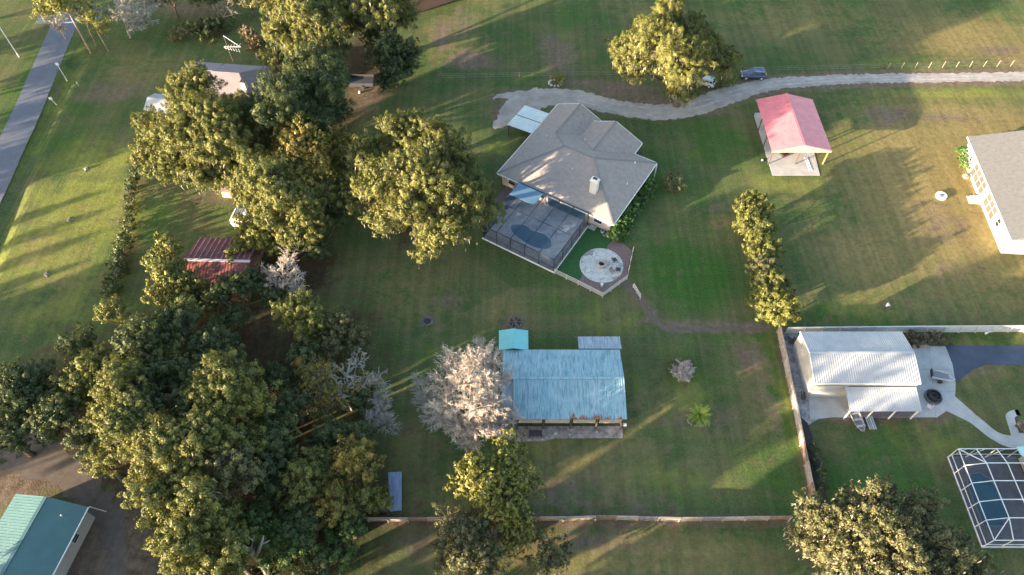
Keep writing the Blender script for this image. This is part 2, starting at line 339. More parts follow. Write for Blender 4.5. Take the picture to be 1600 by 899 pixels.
ribbon('drive_apron', [G(850, 150), G(825, 160), G(800, 182), G(770, 200)], [4.5, 6.5, 5.0, 1.0], .016, M['gravel'], .45, .7)
M['dust'] = mat('pale_dust', (.38, .36, .355), .95, c2=(.25, .235, .235), vscale=.8)
ribbon('wheel_track', [G(1660, 121), G(1500, 124), G(1350, 126), G(1220, 133.5), G(1150, 149), G(1090, 169.5), G(1030, 180), G(960, 172), G(900, 157)], [.5] * 9, .032, M['dust'], .12, .6)
ribbon('wheel_track', [G(1660, 117), G(1500, 120), G(1350, 122), G(1220, 128), G(1150, 142), G(1090, 161), G(1030, 170), G(960, 162), G(900, 149)], [.5] * 9, .032, M['dust'], .12, .6)
ribbon('trailer_track', [G(860, 145), G(790, 150), G(770, 155)], [2, 1.4, .8], .012, M['gravel'], .4, .8)
ribbon('side_yard_track', [G(0, 690), G(50, 715), G(110, 740), G(180, 830), G(175, 960)], [5, 5, 4, 2.5, 2.5], .012, M['paverdirt'], .7, .7)
ribbon('foot_path', [G(975, 440), G(1003, 473), G(1033, 510), G(1060, 514), G(1120, 514), G(1195, 513)], [.55, .6, .8, .7, .7, .7], .015, M['paverdirt'], .1, .5)
ribbon('concrete_walk', [G(1480, 628), G(1520, 655), G(1555, 682), G(1585, 692), G(1640, 695)], [3.2, 1.6, 1.5, 1.8, 2], .022, M['concrete'], 0, .5)
ribbon('sealed_drive', [G(1478, 575), G(1530, 556), G(1610, 556), G(1700, 556)], [3.8, 2.3, 2.4, 2.4], .018, M['blackdrive'], .03, .5)
def sheet(name, pts, z, m, t=.0):
    mb = MB(); P = [(p[0], p[1]) for p in pts]
    if t: mb.prism(P, z - t, z)
    else:
        mb.add([(p[0], p[1], z) for p in P], [tuple(range(len(P)))])
    return struct(mb.build(name, m))
sheet('sealed_apron', [G(1477, 541), G(1620, 541), G(1620, 571), G(1540, 571), G(1520, 578), G(1500, 594), G(1488, 600)], .026, M['blackdrive'])
sheet('concrete_apron', [G(*p) for p in ((1416, 548), (1440, 542), (1477, 542), (1488, 570), (1493, 600), (1492, 622), (1480, 642), (1464, 653), (1300, 653), (1266, 657), (1262, 600), (1300, 560))], .05, M['concrete'], .2)
mb = MB()
for a, b in (((1421, 578), (1489, 578)), ((1425, 612), (1493, 612)), ((1452, 543), (1462, 652))): mb.beam(G(*a, .052), G(*b, .052), .05, .008)
struct(mb.build('apron_joints', mat('joint', (.25, .25, .25))))
gv = sheet('gravel_strip', [G(*p) for p in ((1218, 524), (1256, 522), (1262, 560), (1268, 625), (1280, 655), (1258, 668), (1243, 645), (1234, 600), (1224, 560))], .014, mat('pale_rubble', (.42, .41, .42), .95, c2=(.12, .12, .13), vscale=1.1, bump=.6, bscale=5))
sheet('mulch_strip', [G(*p) for p in ((1243, 645), (1262, 662), (1276, 700), (1294, 785), (1272, 792), (1252, 700))], .018, mat('dark_mulch', (.05, .042, .04), .95, c2=(.03, .026, .025), vscale=2))
# curved walk with a dark planting bed at the right edge
mb = MB(); o_, i_ = [], []
for k in range(13):
    a = math.pi / 2 + math.pi / 2 * k / 12
    c = G(1597, 655); o_.append((c.x + 2.1 * math.cos(a), c.y + 1.3 * math.sin(a))); i_.append((c.x + 1.0 * math.cos(a) , c.y - .1 + .55 * math.sin(a)))
o_ = [(66, o_[0][1])] + o_; i_ = [(66, i_[0][1])] + i_
o_ += [(G(1583, 692).x, G(1583, 692).y)]; i_ += [(G(1592, 677).x, G(1592, 677).y)]
n_ = len(o_); mb.add([(p[0], p[1], .03) for p in o_ + i_], [(j, j + 1, n_ + j + 1, n_ + j) for j in range(n_ - 1)]); struct(mb.build('curved_walk', M['concrete']))
sheet('planting_bed', i_ + [(66, i_[-1][1])], .016, mat('bed_mulch', (.07, .065, .07), .95))
sheet('concrete_walk_end', [G(1583, 692), G(1592, 677.5), G(1640, 677.5), G(1640, 700), G(1583, 700)], .034, M['concrete'])

# ------------------------------------------------------------------ buildings
def frame(A, deg):
    a = math.radians(deg); u = Vector((math.cos(a), math.sin(a), 0)); v = Vector((-u.y, u.x, 0)); A = Vector((A[0], A[1], 0))
    return lambda x, y, z=0.0: A + u * x + v * y + Vector((0, 0, z))
M['shingle'] = mat('grey_brown_shingles', (.30, .262, .245), .85, c2=(.235, .205, .19), vscale=1.6, bump=.3, bscale=12)
M['stucco'] = mat('cream_stucco', (.62, .55, .48), .85, c2=(.55, .48, .42), vscale=2)
M['white'] = mat('white_paint', (.78, .78, .77), .5, c2=(.68, .68, .67), vscale=1.5)
M['glass'] = mat('dark_glass', (.02, .025, .035), .08, spec=.8)
M['bronze'] = mat('bronze_aluminium', (.03, .032, .04), .4)
def screen(name, c, al):
    m = bpy.data.materials.new(name); m.use_nodes = True; n = m.node_tree.nodes; l = m.node_tree.links
    for x in list(n): n.remove(x)
    o = n.new('ShaderNodeOutputMaterial'); t = n.new('ShaderNodeBsdfTransparent'); d = n.new('ShaderNodeBsdfDiffuse'); d.inputs[0].default_value = (*c, 1)
    x = n.new('ShaderNodeMixShader'); x.inputs[0].default_value = al; l.new(t.outputs[0], x.inputs[1]); l.new(d.outputs[0], x.inputs[2]); l.new(x.outputs[0], o.inputs[0]); return m
M['mesh'] = screen('insect_screen', (.035, .045, .06), .42)
def window(par, fr, c, w_, h_, axis, name='window', glass=None, fm=None, bars=0):
    """window centred on local (x,y,z) of frame fr, wide along 'u' or 'v', out = outward unit sign"""
    x, y, z, out = c; fm = fm or M['white']; glass = glass or M['glass']
    mb = MB(); g = MB(); t = .07
    def P(a, b, o): return fr(x + a, y + o * out, z + b) if axis == 'u' else fr(x + o * out, y + a, z + b)
    def slat(m_, a0, a1, b0, b1, o0, o1):
        vs = [P(a, b, o) for o in (o0, o1) for a, b in ((a0, b0), (a1, b0), (a1, b1), (a0, b1))]
        m_.add(vs, [(0, 1, 2, 3), (7, 6, 5, 4), (0, 4, 5, 1), (1, 5, 6, 2), (2, 6, 7, 3), (3, 7, 4, 0)])
    hw, hh = w_ / 2, h_ / 2
    slat(mb, -hw, hw, hh, hh + t, -.05, .06); slat(mb, -hw, hw, -hh - t, -hh, -.05, .09); slat(mb, -hw - t, -hw, -hh - t, hh + t, -.05, .055); slat(mb, hw, hw + t, -hh - t, hh + t, -.05, .055)
    for b in range(bars): a = -hw + w_ * (b + 1) / (bars + 1); slat(mb, a - .03, a + .03, -hh, hh, -.03, .05)
    slat(mb, -hw, hw, -.02, .02, -.03, .045)
    fo = mb.build(name, fm, par); slat(g, -hw, hw, -hh, hh, -.05, .025); g.build('pane', glass, fo); return fo

# main house
HF = frame(G(777, 271, 2.8), -31.7)
house = thing('ranch_house', 'large tan shingled hip roof house with white chimney beside the screened pool', 'house', HF(10, 7), math.radians(-31.7))
K = .45; ez = 2.8
def hz(d): return ez + K * d
mb = MB()
mb.slab([HF(0, 0, ez), HF(21, 0, ez), HF(13.15, 7.85, hz(7.85)), HF(7.85, 7.85, hz(7.85))], .2)
mb.slab([HF(21, 0, ez), HF(21, 15.7, ez), HF(13.15, 7.85, hz(7.85))], .2)
mb.slab([HF(0, 0, ez), HF(7.85, 7.85, hz(7.85)), HF(4.3, 11.4, hz(4.3)), HF(4.3, 20, hz(4.3)), HF(0, 20, ez)], .2)
mb.slab([HF(21, 15.7, ez), HF(8.6, 15.7, ez), HF(4.3, 11.4, hz(4.3)), HF(7.85, 7.85, hz(7.85)), HF(13.15, 7.85, hz(7.85))], .2)
mb.slab([HF(4.3, 11.4, hz(4.3)), HF(8.6, 15.7, ez), HF(8.6, 20, ez), HF(4.3, 20, hz(4.3))], .2)
mb.slab([HF(11.7, 10.5, hz(5.2)), HF(11.7, 18.7, hz(5.2)), HF(6.5, 18.7, ez), HF(6.5, 15.7, ez)], .2)
mb.slab([HF(11.7, 10.5, hz(5.2)), HF(16.9, 15.7, ez), HF(16.9, 18.7, ez), HF(11.7, 18.7, hz(5.2))], .2)
roof = mb.build('roof', M['shingle'], house)
mb = MB()
def capline(a, b): mb.beam(a + Vector((0, 0, .03)), b + Vector((0, 0, .03)), .28, .05)
for a, b in ((HF(0, 0, ez), HF(7.85, 7.85, hz(7.85))), (HF(7.85, 7.85, hz(7.85)), HF(13.15, 7.85, hz(7.85))), (HF(21, 0, ez), HF(13.15, 7.85, hz(7.85))), (HF(21, 15.7, ez), HF(13.15, 7.85, hz(7.85))), (HF(4.3, 11.4, hz(4.3)), HF(4.3, 20, hz(4.3))), (HF(11.7, 10.5, hz(5.2)), HF(11.7, 18.7, hz(5.2))), (HF(7.85, 7.85, hz(7.85)), HF(4.3, 11.4, hz(4.3)))): capline(a, b)
mb.build('ridge_cap', mat('ridge_shingle', (.20, .182, .178), .85), house)
mb = MB()
ed = [((0, 0, ez), (21, 0, ez)), ((21, 0, ez), (21, 15.7, ez)), ((21, 15.7, ez), (16.9, 15.7, ez)), ((16.9, 15.7, ez), (16.9, 18.7, ez)), ((16.9, 18.7, ez), (11.7, 18.7, hz(5.2))), ((11.7, 18.7, hz(5.2)), (7.6, 18.7, hz(1.1))), ((8.6, 18.75, ez), (8.6, 20, ez)), ((8.6, 20, ez), (4.3, 20, hz(4.3))), ((4.3, 20, hz(4.3)), (0, 20, ez)), ((0, 20, ez), (0, 0, ez))]
for a, b in ed:
    a3, b3 = HF(*a), HF(*b); d = (b3 - a3); nn = Vector((d.y, -d.x, 0)).normalized(); off = nn * .07
    if (a3 + b3 - 2 * HF(10, 9)).dot(nn) < 0: off = -off
    mb.beam(a3 + off - Vector((0, 0, .12)), b3 + off - Vector((0, 0, .12)), .1, .2)
mb.build('fascia', M['white'], house)
mb = MB()
fp = [(.6, .6), (4.3, .6), (9.2, .61), (9.2, 2.2), (16, 2.2), (16, .6), (20.4, .6), (20.4, 15.1), (16.3, 15.1), (16.3, 18.1), (8.0, 18.1), (8.0, 19.4), (.6, 19.4)]
mb.prism([HF(*p)[:2] for p in fp], 0, 2.62)
for u0, u1, vv in ((.6, 8.0, 19.4), (7.0, 16.3, 18.1)):
    um = (u0 + u1) / 2; hh = hz((u1 - u0) / 2) + .02
    mb.add([HF(u0, vv, 2.6), HF(u1, vv, 2.6), HF(um, vv, hh), HF(u0, vv - .2, 2.6), HF(u1, vv - .2, 2.6), HF(um, vv - .2, hh)], [(2, 1, 0), (3, 4, 5), (0, 1, 4, 3), (1, 2, 5, 4), (2, 0, 3, 5)])
mb.build('wall', M['stucco'], house)
ch = MB(); ch.box(0, 0, 0, .1, .1, .1)
mb = MB(); c = HF(15.7, 3.3); mb.box(c.x, c.y, 3.6, 1.15, .85, 3.0, math.radians(-31.7)); cho = mb.build('chimney', mat('pale_chimney', (.66, .60, .55), .8), house)
mb = MB(); mb.box(c.x, c.y, 6.6, 1.35, 1.05, .14, math.radians(-31.7)); mb.box(c.x, c.y, 6.74, .95, .7, .3, math.radians(-31.7)); mb.build('cap', M['white'], cho)
mb = MB(); mb.box(c.x, c.y, 7.05, .7, .5, .02, math.radians(-31.7)); mb.build('flue', M['bronze'], cho)
for u, v in ((3.4, 10), (9, 13), (18.4, 12.5), (19.3, 8), (11, 5)):
    z = hz(min(u, 15.7 - v, 21 - u, v)); p = HF(u, v, z - .1); mb = MB(); mb.tube([p, p + Vector((0, 0, .5))], [.07, .07], 8); mb.build('vent_pipe', M['white'], house)
window(house, HF, (18.2, .6, 1.5, -1), 1.3, 1.1, 'u'); window(house, HF, (2.4, .6, 1.5, -1), 1.2, 1.1, 'u'); window(house, HF, (7.0, .6, 1.6, -1), .6, 1.3, 'u'); window(house, HF, (8.2, .6, 1.6, -1), .6, 1.3, 'u')
for u in (10.1, 11.6, 13.3, 14.9): window(house, HF, (u, 2.2, 1.15, -1), 1.25, 2.0, 'u', 'sliding_door')
for v in (3.2, 8.5, 12.5): window(house, HF, (20.4, v, 1.5, 1), 1.2, 1.1, 'v')
mb = MB(); mb.box(*HF(21.2, 15.35, 0)[:2], 0, .14, .14, 2.7, math.radians(-31.7)); mb.build('downspout', M['white'], house)
# attached side awning carport, white sheet roof
aw = thing('awning', 'pale sheet metal awning on posts at the northwest side of the tan house', 'awning', HF(-3, 14), math.radians(-31.7))
mb = MB(); mb.ribbed(HF(-5.1, 11.2, 2.3), HF(-5.1, 17.1, 2.3), HF(-.25, 17.1, 2.62), HF(-.25, 11.2, 2.62), .4, .06, .04, .03); mb.build('roof', mat('pale_green_sheet', (.55, .63, .62), .35, c2=(.46, .54, .54), vscale=1), aw)
mb = MB(); mb.beam(HF(-5.1, 14.2, 2.34), HF(-.25, 14.2, 2.66), .12, .05); mb.build('seam', M['bronze'], aw)
for v in (11.4, 14.2, 16.9): mb = MB(); mb.box(*HF(-4.9, v)[:2], 0, .12, .12, 2.25); mb.build('post', M['bronze'], aw)

# pool deck, pool, screen enclosure
M['deck'] = mat('spray_deck', (.50, .50, .51), .8, c2=(.30, .30, .32), vscale=1.0)
sheet('pool_deck', [HF(*p) for p in ((4.2, -10.9), (16.8, -10.9), (16.8, .58), (4.2, .58))], .06, M['deck'], .2)
sheet('side_patio', [HF(*p) for p in ((1.4, -3.5), (4.15, -3.5), (4.15, .58), (1.4, .58))], .03, M['brick'])
pool = thing('swimming_pool', 'kidney shaped swimming pool under the dark screen cage', 'pool', HF(10.2, -6.4), 0)
def blob(cx, cy, pts): return [HF(cx + a, cy + b) for a, b in pts]
kp = []
for k in range(40):
    a = 2 * math.pi * k / 40; r = 1 + .0 * math.cos(2 * a)
    x = 3.9 * math.cos(a); y = 1.75 * math.sin(a) * (1 - .32 * math.exp(-(x + .2) ** 2 / 1.2) * (1 if math.sin(a) > 0 else .12)) * (1 + .12 * math.cos(a))
    kp.append((x, y - .05 * x))
cs, sn = math.cos(-.02), math.sin(-.02)
mb = MB(); P = blob(10.3, -6.6, kp); mb.add([(p.x, p.y, .075) for p in P], [tuple(range(40))[::-1]]); o = mb.build('water', mat('pool_water', (.025, .085, .12), .05, spec=.8), pool)
o.data.flip_normals()
mb = MB(); mb.tube([Vector((p.x, p.y, .08)) for p in P] + [Vector((P[0].x, P[0].y, .08))], [.14] * 41, 6); mb.build('coping', mat('coping', (.40, .43, .46), .7), pool)
cage = thing('pool_cage', 'dark bronze framed flat screen enclosure over the kidney pool behind the tan house', 'screen enclosure', HF(10.5, -5.4), math.radians(-31.7))
mb = MB(); cz = 2.95
for u in (4.2, 6.7, 9.2, 11.7, 14.2, 16.8): mb.beam(HF(u, -10.8, cz), HF(u, -.02, cz), .11, .14)
for v in (-10.8, -5.4, -.06): mb.beam(HF(4.2, v, cz + .01), HF(16.8, v, cz + .01), .10, .12)
mb.beam(HF(4.2, -10.8, 1.0), HF(16.8, -10.8, 1.0), .06, .06); mb.beam(HF(16.8, -10.8, 1.0), HF(16.8, 0, 1.0), .06, .06); mb.beam(HF(4.2, -10.8, 1.0), HF(4.2, 0, 1.0), .06, .06)
mb.build('roof_beams', M['bronze'], cage)
for u, v in [(u, -10.8) for u in (4.2, 6.7, 9.2, 11.7, 14.2, 16.8)] + [(4.2, v) for v in (-7.2, -3.6)] + [(16.8, v) for v in (-8.1, -5.4, -2.7, -.1)]:
    mb = MB(); p = HF(u, v); mb.box(p.x, p.y, .05, .09, .09, cz - .1, math.radians(-31.7)); mb.build('post', M['bronze'], cage)
mb = MB()
mb.add([HF(4.2, -10.8, .1), HF(16.8, -10.8, .1), HF(16.8, -10.8, cz), HF(4.2, -10.8, cz)], [(0, 1, 2, 3)]); mb.add([HF(16.8, -10.8, .1), HF(16.8, .5, .1), HF(16.8, .5, cz), HF(16.8, -10.8, cz)], [(0, 1, 2, 3)]); mb.add([HF(4.2, -10.8, .1), HF(4.2, .5, .1), HF(4.2, .5, cz), HF(4.2, -10.8, cz)], [(0, 1, 2, 3)])
mb.build('side_screen', screen('side_insect_screen', (.03, .04, .055), .5), cage)
mb = MB(); mb.add([HF(4.2, -10.8, cz + .08), HF(16.8, -10.8, cz + .08), HF(16.8, -.3, cz + .08), HF(4.2, -.3, cz + .08)], [(0, 1, 2, 3)]); mb.build('roof_screen', screen('roof_insect_screen', (.06, .10, .16), .40), cage)
mb = MB(); mb.slab([HF(4.3, -3.2, cz + .16), HF(8.8, -3.2, cz + .16), HF(8.8, -.35, cz + .22), HF(4.3, -.35, cz + .22)], .05); mb.build('solid_panel', mat('tinted_panel', (.10, .19, .28), .3), cage)
mb = MB(); mb.beam(HF(4.1, -10.95, .13), HF(16.95, -10.95, .13), .14, .2); mb.beam(HF(16.97, -10.85, .13), HF(16.97, 0, .13), .12, .18); mb.build('sill', M['white'], cage)
# deck furniture
def lounger(u, v, a, lab):
    p = HF(u, v, .06); t = thing('lounger', lab, 'lounger', p, a, 'loungers on the pool deck')
    mb = MB(); fr = frame((p.x, p.y), math.degrees(a))
    mb.slab([fr(-.95, -.32, .42), fr(.35, -.32, .42), fr(.35, .32, .42), fr(-.95, .32, .42)], .06); mb.slab([fr(.35, -.32, .43), fr(.95, -.32, .85), fr(.95, .32, .85), fr(.35, .32, .43)], .06); mb.build('sling', M['white'], t)
    for x, y in ((-.85, -.3), (-.85, .3), (.5, -.3), (.5, .3)):
        mb = MB(); q = fr(x, y); mb.box(q.x, q.y, .06, .05, .05, .32); mb.build('leg', M['white'], t)
lounger(14.2, -3.2, math.radians(10), 'white lounger on the deck by the right end of the kidney pool')
lounger(14.6, -2.0, math.radians(2), 'white lounger on the deck nearer the house wall')
def chair(p, a, lab, m, grp=None, s=1.0):
    t = thing('patio_chair', lab, 'chair', p, a, grp); fr = frame((p[0], p[1]), math.degrees(a)); z0 = p[2]
    mb = MB(); mb.slab([fr(-.25 * s, -.25 * s, z0 + .43), fr(.25 * s, -.25 * s, z0 + .43), fr(.25 * s, .25 * s, z0 + .43), fr(-.25 * s, .25 * s, z0 + .43)], .06); mb.build('seat', m, t)
    mb = MB(); mb.obox(fr(-.29 * s, 0, z0 + .7), fr(.05, 0) - fr(0, 0) , (fr(0, .5 * s) - fr(0, 0)), (0, 0, .5)); mb.build('backrest', m, t)
    for x, y in ((-.22, -.22), (-.22, .22), (.22, -.22), (.22, .22)):
        mb = MB(); q = fr(x * s, y * s); mb.box(q.x, q.y, z0, .04, .04, .38); mb.build('leg', m, t)
    return t
chair(HF(6.6, -3.9, .06), 1.0, 'white patio chair on the deck at the edge of the tinted panel', M['white']); chair(HF(9.4, .05, .06), -.5, 'white patio chair by the back doors of the house', M['white'])

# artificial turf, brick patio, flagstone disc, fire pit
sheet('artificial_turf', [HF(*p) for p in ((17.1, -10.7), (21.0, -10.75), (20.9, -9.2), (24, -5), (21.6, .2), (20.4, .55), (17.1, .55))], .03, M['turf'])
sheet('brick_patio', [HF(*p) for p in ((21.05, -10.75), (25.0, -10.9), (26.6, -6.3), (25.1, -1.0), (21.7, .3), (21.4, -1.8), (22, -5), (20.7, -9))], .036, M['brick'])
C0 = HF(22.35, -5.9)
def stone_mat():
    m = bpy.data.materials.new('flagstone_disc'); m.use_nodes = True; n = m.node_tree.nodes; l = m.node_tree.links; b = n['Principled BSDF']; b.inputs['Roughness'].default_value = .85
    tc = n.new('ShaderNodeTexCoord'); v = n.new('ShaderNodeTexVoronoi'); v.inputs['Scale'].default_value = 1.25; l.new(tc.outputs['Object'], v.inputs['Vector'])
    e = n.new('ShaderNodeTexVoronoi'); e.feature = 'DISTANCE_TO_EDGE'; e.inputs['Scale'].default_value = 1.25; l.new(tc.outputs['Object'], e.inputs['Vector'])
    r = n.new('ShaderNodeValToRGB'); r.color_ramp.elements[0].color = (.34, .39, .40, 1); r.color_ramp.elements[1].color = (.50, .50, .48, 1); k = r.color_ramp.elements.new(.12); k.color = (.22, .23, .23, 1); k2 = r.color_ramp.elements.new(.2); k2.color = (.42, .45, .45, 1); l.new(v.outputs['Color'], r.inputs[0])
    g = n.new('ShaderNodeValToRGB'); g.color_ramp.elements[0].position = .0; g.color_ramp.elements[1].position = .035; l.new(e.outputs[0], g.inputs[0])
    x = n.new('ShaderNodeMix'); x.data_type = 'RGBA'; l.new(g.outputs[0], x.inputs[0]); x.inputs[6].default_value = (.2, .2, .19, 1); l.new(r.outputs[0], x.inputs[7]); l.new(x.outputs[2], b.inputs['Base Color']); return m
mb = MB(); mb.lathe((C0.x, C0.y, .0), [(3.3, .0), (3.3, .07), (3.2, .085)], 48); struct(mb.build('flagstone_patio', stone_mat()))
fpit = thing('fire_pit', 'round pale stone fire pit at the centre of the flagstone disc', 'fire pit', (C0.x, C0.y, .08))
mb = MB(); mb.lathe((C0.x, C0.y, .08), [(.75, 0), (.78, .42), (.72, .46), (.46, .46), (.44, .12), (.02, .12)], 24); mb.build('ring', mat('pit_stone', (.42, .38, .35), .9, c2=(.25, .22, .2), vscale=3), fpit)
mb = MB(); mb.lathe((C0.x, C0.y, .2), [(.42, 0), (.40, .05), (.01, .12)], 16); mb.build('ashes', mat('char', (.02, .02, .022), .9), fpit)
def pot(px, py, r, h, m, lab, cat='pot', mp=None):
    p = G(px, py); t = thing('planter_pot', lab, cat, p); mb = MB(); mb.lathe((p.x, p.y, .05), [(r * .7, 0), (r, h), (r * .85, h), (r * .8, h - .08), (.01, h - .08)], 16); mb.build('pot', m, t)
    if mp: mb = MB(); mb.lathe((p.x, p.y, .05 + h - .07), [(r * .78, 0), (r * .6, .22), (.02, .3)], 10); mb.build('soil', mp, t)
M['charcoal'] = mat('charcoal_plastic', (.04, .04, .045), .6)
for (px, py, a, lab) in ((960, 409, .5, 'dark cushioned chair at the upper right of the flagstone disc'), (956, 426, -.8, 'dark chair with grey seat at the lower right of the flagstone disc'), (966, 424, -.3, 'dark chair at the right edge of the flagstone disc')):
    chair(G(px, py, .085), a, lab, M['charcoal'] if px != 956 else mat('grey_sling', (.22, .2, .2)), 'chairs round the fire pit', 1.3)
for i, (px, py, lab) in enumerate(((941, 364, 'white pot by the house corner, furthest from the brick patio'), (944, 369, 'grey pot with a dark opening between two white pots at the house corner'), (950, 371, 'white pot by the house corner, nearest the hedge'))):
    pot(px, py, .3, .4, M['white'] if i != 1 else M['concrete'], lab, 'pot', M['charcoal'])
pot(940, 448, .22, .5, M['white'], 'small white lantern pot on the brick patio below the flagstone disc', 'pot')
mb = MB(); c = HF(17.7, .0); mb.box(c.x, c.y, .03, 1.1, .9, .22, math.radians(-31.7)); mb.box(*HF(17.7, .25)[:2], .03, 1.1, .4, .36, math.radians(-31.7)); tag(mb.build('door_step', M['concrete']), 'pale concrete step against the house wall beside the screen cage', 'step')

# fences ------------------------------------------------------------
def polyfence(name, label, cat, pts, h, sp, m, style, pm=None, z0=0.0, group=None):
    pts = [Vector((p[0], p[1], 0)) for p in pts]; t = thing(name, label, cat, pts[0], 0, group); pm = pm or m
    for a, b in zip(pts[:-1], pts[1:]):
        L = (b - a).length; n = max(1, round(L / sp)); d = (b - a) / L; ang = math.atan2(d.y, d.x)
        for i in range(n + (1 if (b - pts[-1]).length < .01 else 0)):
            p = a + d * L * i / n; mb = MB(); lean = Vector((rnd.uniform(-.04, .04), rnd.uniform(-.04, .04), 0)) if style in ('wire', 'board') else Vector()
            w_ = {'wire': .085, 'board': .11, 'vinyl': .13, 'rail': .12}[style]
            mb.beam(p + Vector((0, 0, z0 - .1)), p + lean + Vector((0, 0, h + (.06 if style != 'wire' else rnd.uniform(-.1, .1)))), w_, w_); mb.build('post', pm, t)
        if style == 'wire':
            for zz in (.35, .75, 1.1):
                mb = MB(); mb.tube([a + Vector((0, 0, zz)), b + Vector((0, 0, zz))], [.012, .012], 4); mb.build('wire', M['wire'], t)
        elif style == 'rail':
            for zz in (.35, .7, 1.05):
                mb = MB(); mb.beam(a + Vector((0, 0, zz)), b + Vector((0, 0, zz)), .05, .13); mb.build('rail', m, t)
        else:
            for i in range(n):
                m_i = rnd.choice(M['boards']) if style == 'board' else m; h0 = h; h = h * (rnd.uniform(.93, 1.05) if style == 'board' else 1)
                p = a + d * L * i / n; q = a + d * L * (i + 1) / n; mb = MB(); nn = Vector((-d.y, d.x, 0))
                bw = .16 if style == 'board' else .3; k = int((q - p).length / bw)
                for j in range(k):
                    c = p + d * (j + .5) * bw + d * ((q - p).length - k * bw) / 2; hh = h + (rnd.uniform(-.03, .03) if style == 'board' else 0); off = nn * (.075 + (rnd.uniform(0, .012) if style == 'board' else 0))
                    mb.box(c.x + off.x, c.y + off.y, .04, bw * (.96 if style == 'board' else .995), .025, hh - .04, ang)
                mb.beam(p + Vector((0, 0, h - .15)), q + Vector((0, 0, h - .15)), .05, .1); mb.beam(p + Vector((0, 0, .3)), q + Vector((0, 0, .3)), .05, .1)
                mb.beam(p + Vector((0, 0, h + .03)) + nn * .06, q + Vector((0, 0, h + .03)) + nn * .06, .15, .035)
                mb.build('panel', m_i, t); h = h0
    return t
M['wire'] = mat('wire', (.3, .3, .3), .5, metal=.6)
M['fencewood'] = mat('weathered_boards', (.42, .35, .30), .9, c2=(.27, .22, .19), vscale=2.5)
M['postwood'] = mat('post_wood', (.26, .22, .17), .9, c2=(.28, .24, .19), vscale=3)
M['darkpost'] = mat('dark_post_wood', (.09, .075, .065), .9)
M['vinyl'] = mat('grey_vinyl', (.56, .56, .56), .5, c2=(.46, .46, .47), vscale=.8)
M['boards'] = [M['fencewood'], mat('grey_boards', (.33, .30, .28), .9, c2=(.2, .18, .17), vscale=2.5), mat('brown_boards', (.30, .20, .15), .9, c2=(.18, .12, .10), vscale=2.5), mat('pale_boards', (.46, .40, .36), .9, c2=(.3, .26, .23), vscale=2.5)]
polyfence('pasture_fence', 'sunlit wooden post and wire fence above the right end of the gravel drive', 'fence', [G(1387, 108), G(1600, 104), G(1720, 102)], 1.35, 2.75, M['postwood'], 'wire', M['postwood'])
polyfence('pasture_fence', 'shaded post and wire fence between the blue car and the sunlit posts', 'fence', [G(1212, 112), G(1310, 110), G(1374, 108.5)], 1.25, 2.9, M['darkpost'], 'wire', M['darkpost'])  # shade on this stretch is put into the darker post colour
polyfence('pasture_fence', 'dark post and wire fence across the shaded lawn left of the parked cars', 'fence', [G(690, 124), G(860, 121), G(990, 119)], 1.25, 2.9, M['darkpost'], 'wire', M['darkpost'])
polyfence('vinyl_fence', 'pale grey privacy fence behind the white metal building', 'fence', [G(1226, 523), G(1420, 521), G(1600, 520), G(1700, 520)], 1.6, 2.45, M['vinyl'], 'vinyl')
polyfence('wooden_fence', 'tan weathered board fence running down beside the gravel strip', 'fence', [G(1213, 520), G(1238, 640), G(1268, 794)], 1.7, 2.4, M['fencewood'], 'board')
polyfence('wooden_fence', 'low weathered board fence along the bottom of the barn lawn', 'fence', [G(576, 816), G(700, 816), G(880, 815), G(930, 813), G(1060, 816), G(1232, 814)], 1.25, 2.7, M['fencewood'], 'board')
M['palerail'] = mat('pale_rails', (.5, .46, .44), .8)
polyfence('rail_fence', 'pale three rail fence wrapping the brick patio and turf corner', 'fence', [HF(17.1, -11.0), HF(21.1, -11.0), HF(25.2, -11.1), HF(26.8, -6.3), HF(25.2, -1.0)], 1.1, 2.0, M['palerail'], 'rail')
polyfence('rail_fence', 'short pale rail fence beside the foot path below the brick patio', 'fence', [G(989, 450), G(1000, 468)], .7, 1.2, M['palerail'], 'rail')

# carport ------------------------------------------------------------
CF = frame((43.2, 23.3), 0.0)
cp = thing('carport', 'open pink red metal roofed carport on a concrete slab', 'carport', (47.6, 31, 0))
M['pinkroof'] = mat('faded_red_metal', (.60, .185, .215), .42, c2=(.50, .14, .17), vscale=.7, spec=.6)
x0, x1, xm, y0, y1 = 43.0, 52.9, 47.9, 25.5, 38.5; ez_, rz_ = 3.3, 4.6
mb = MB()
mb.ribbed((x0, y1, ez_), (x0, y0, ez_), (xm, y0, rz_), (xm, y1, rz_), .45, .07, .04, .022); mb.ribbed((x1, y0, ez_), (x1, y1, ez_), (xm, y1, rz_), (xm, y0, rz_), .45, .07, .04, .022)
mb.beam((xm, y0 - .05, rz_ + .03), (xm, y1 + .05, rz_ + .03), .4, .05)
mb.build('roof', M['pinkroof'], cp)
mb = MB()
for yy in (y0 + .02, y1 - .02):
    mb = MB(); mb.add([(x0, yy, ez_ - .12), (x1, yy, ez_ - .12), (xm, yy, rz_ - .1), (x0, yy, ez_ - .38), (x1, yy, ez_ - .38)], [(0, 3, 4, 1, 2)])
    mb.build('gable_panel', mat('red_trim', (.62, .33, .27), .5), cp)

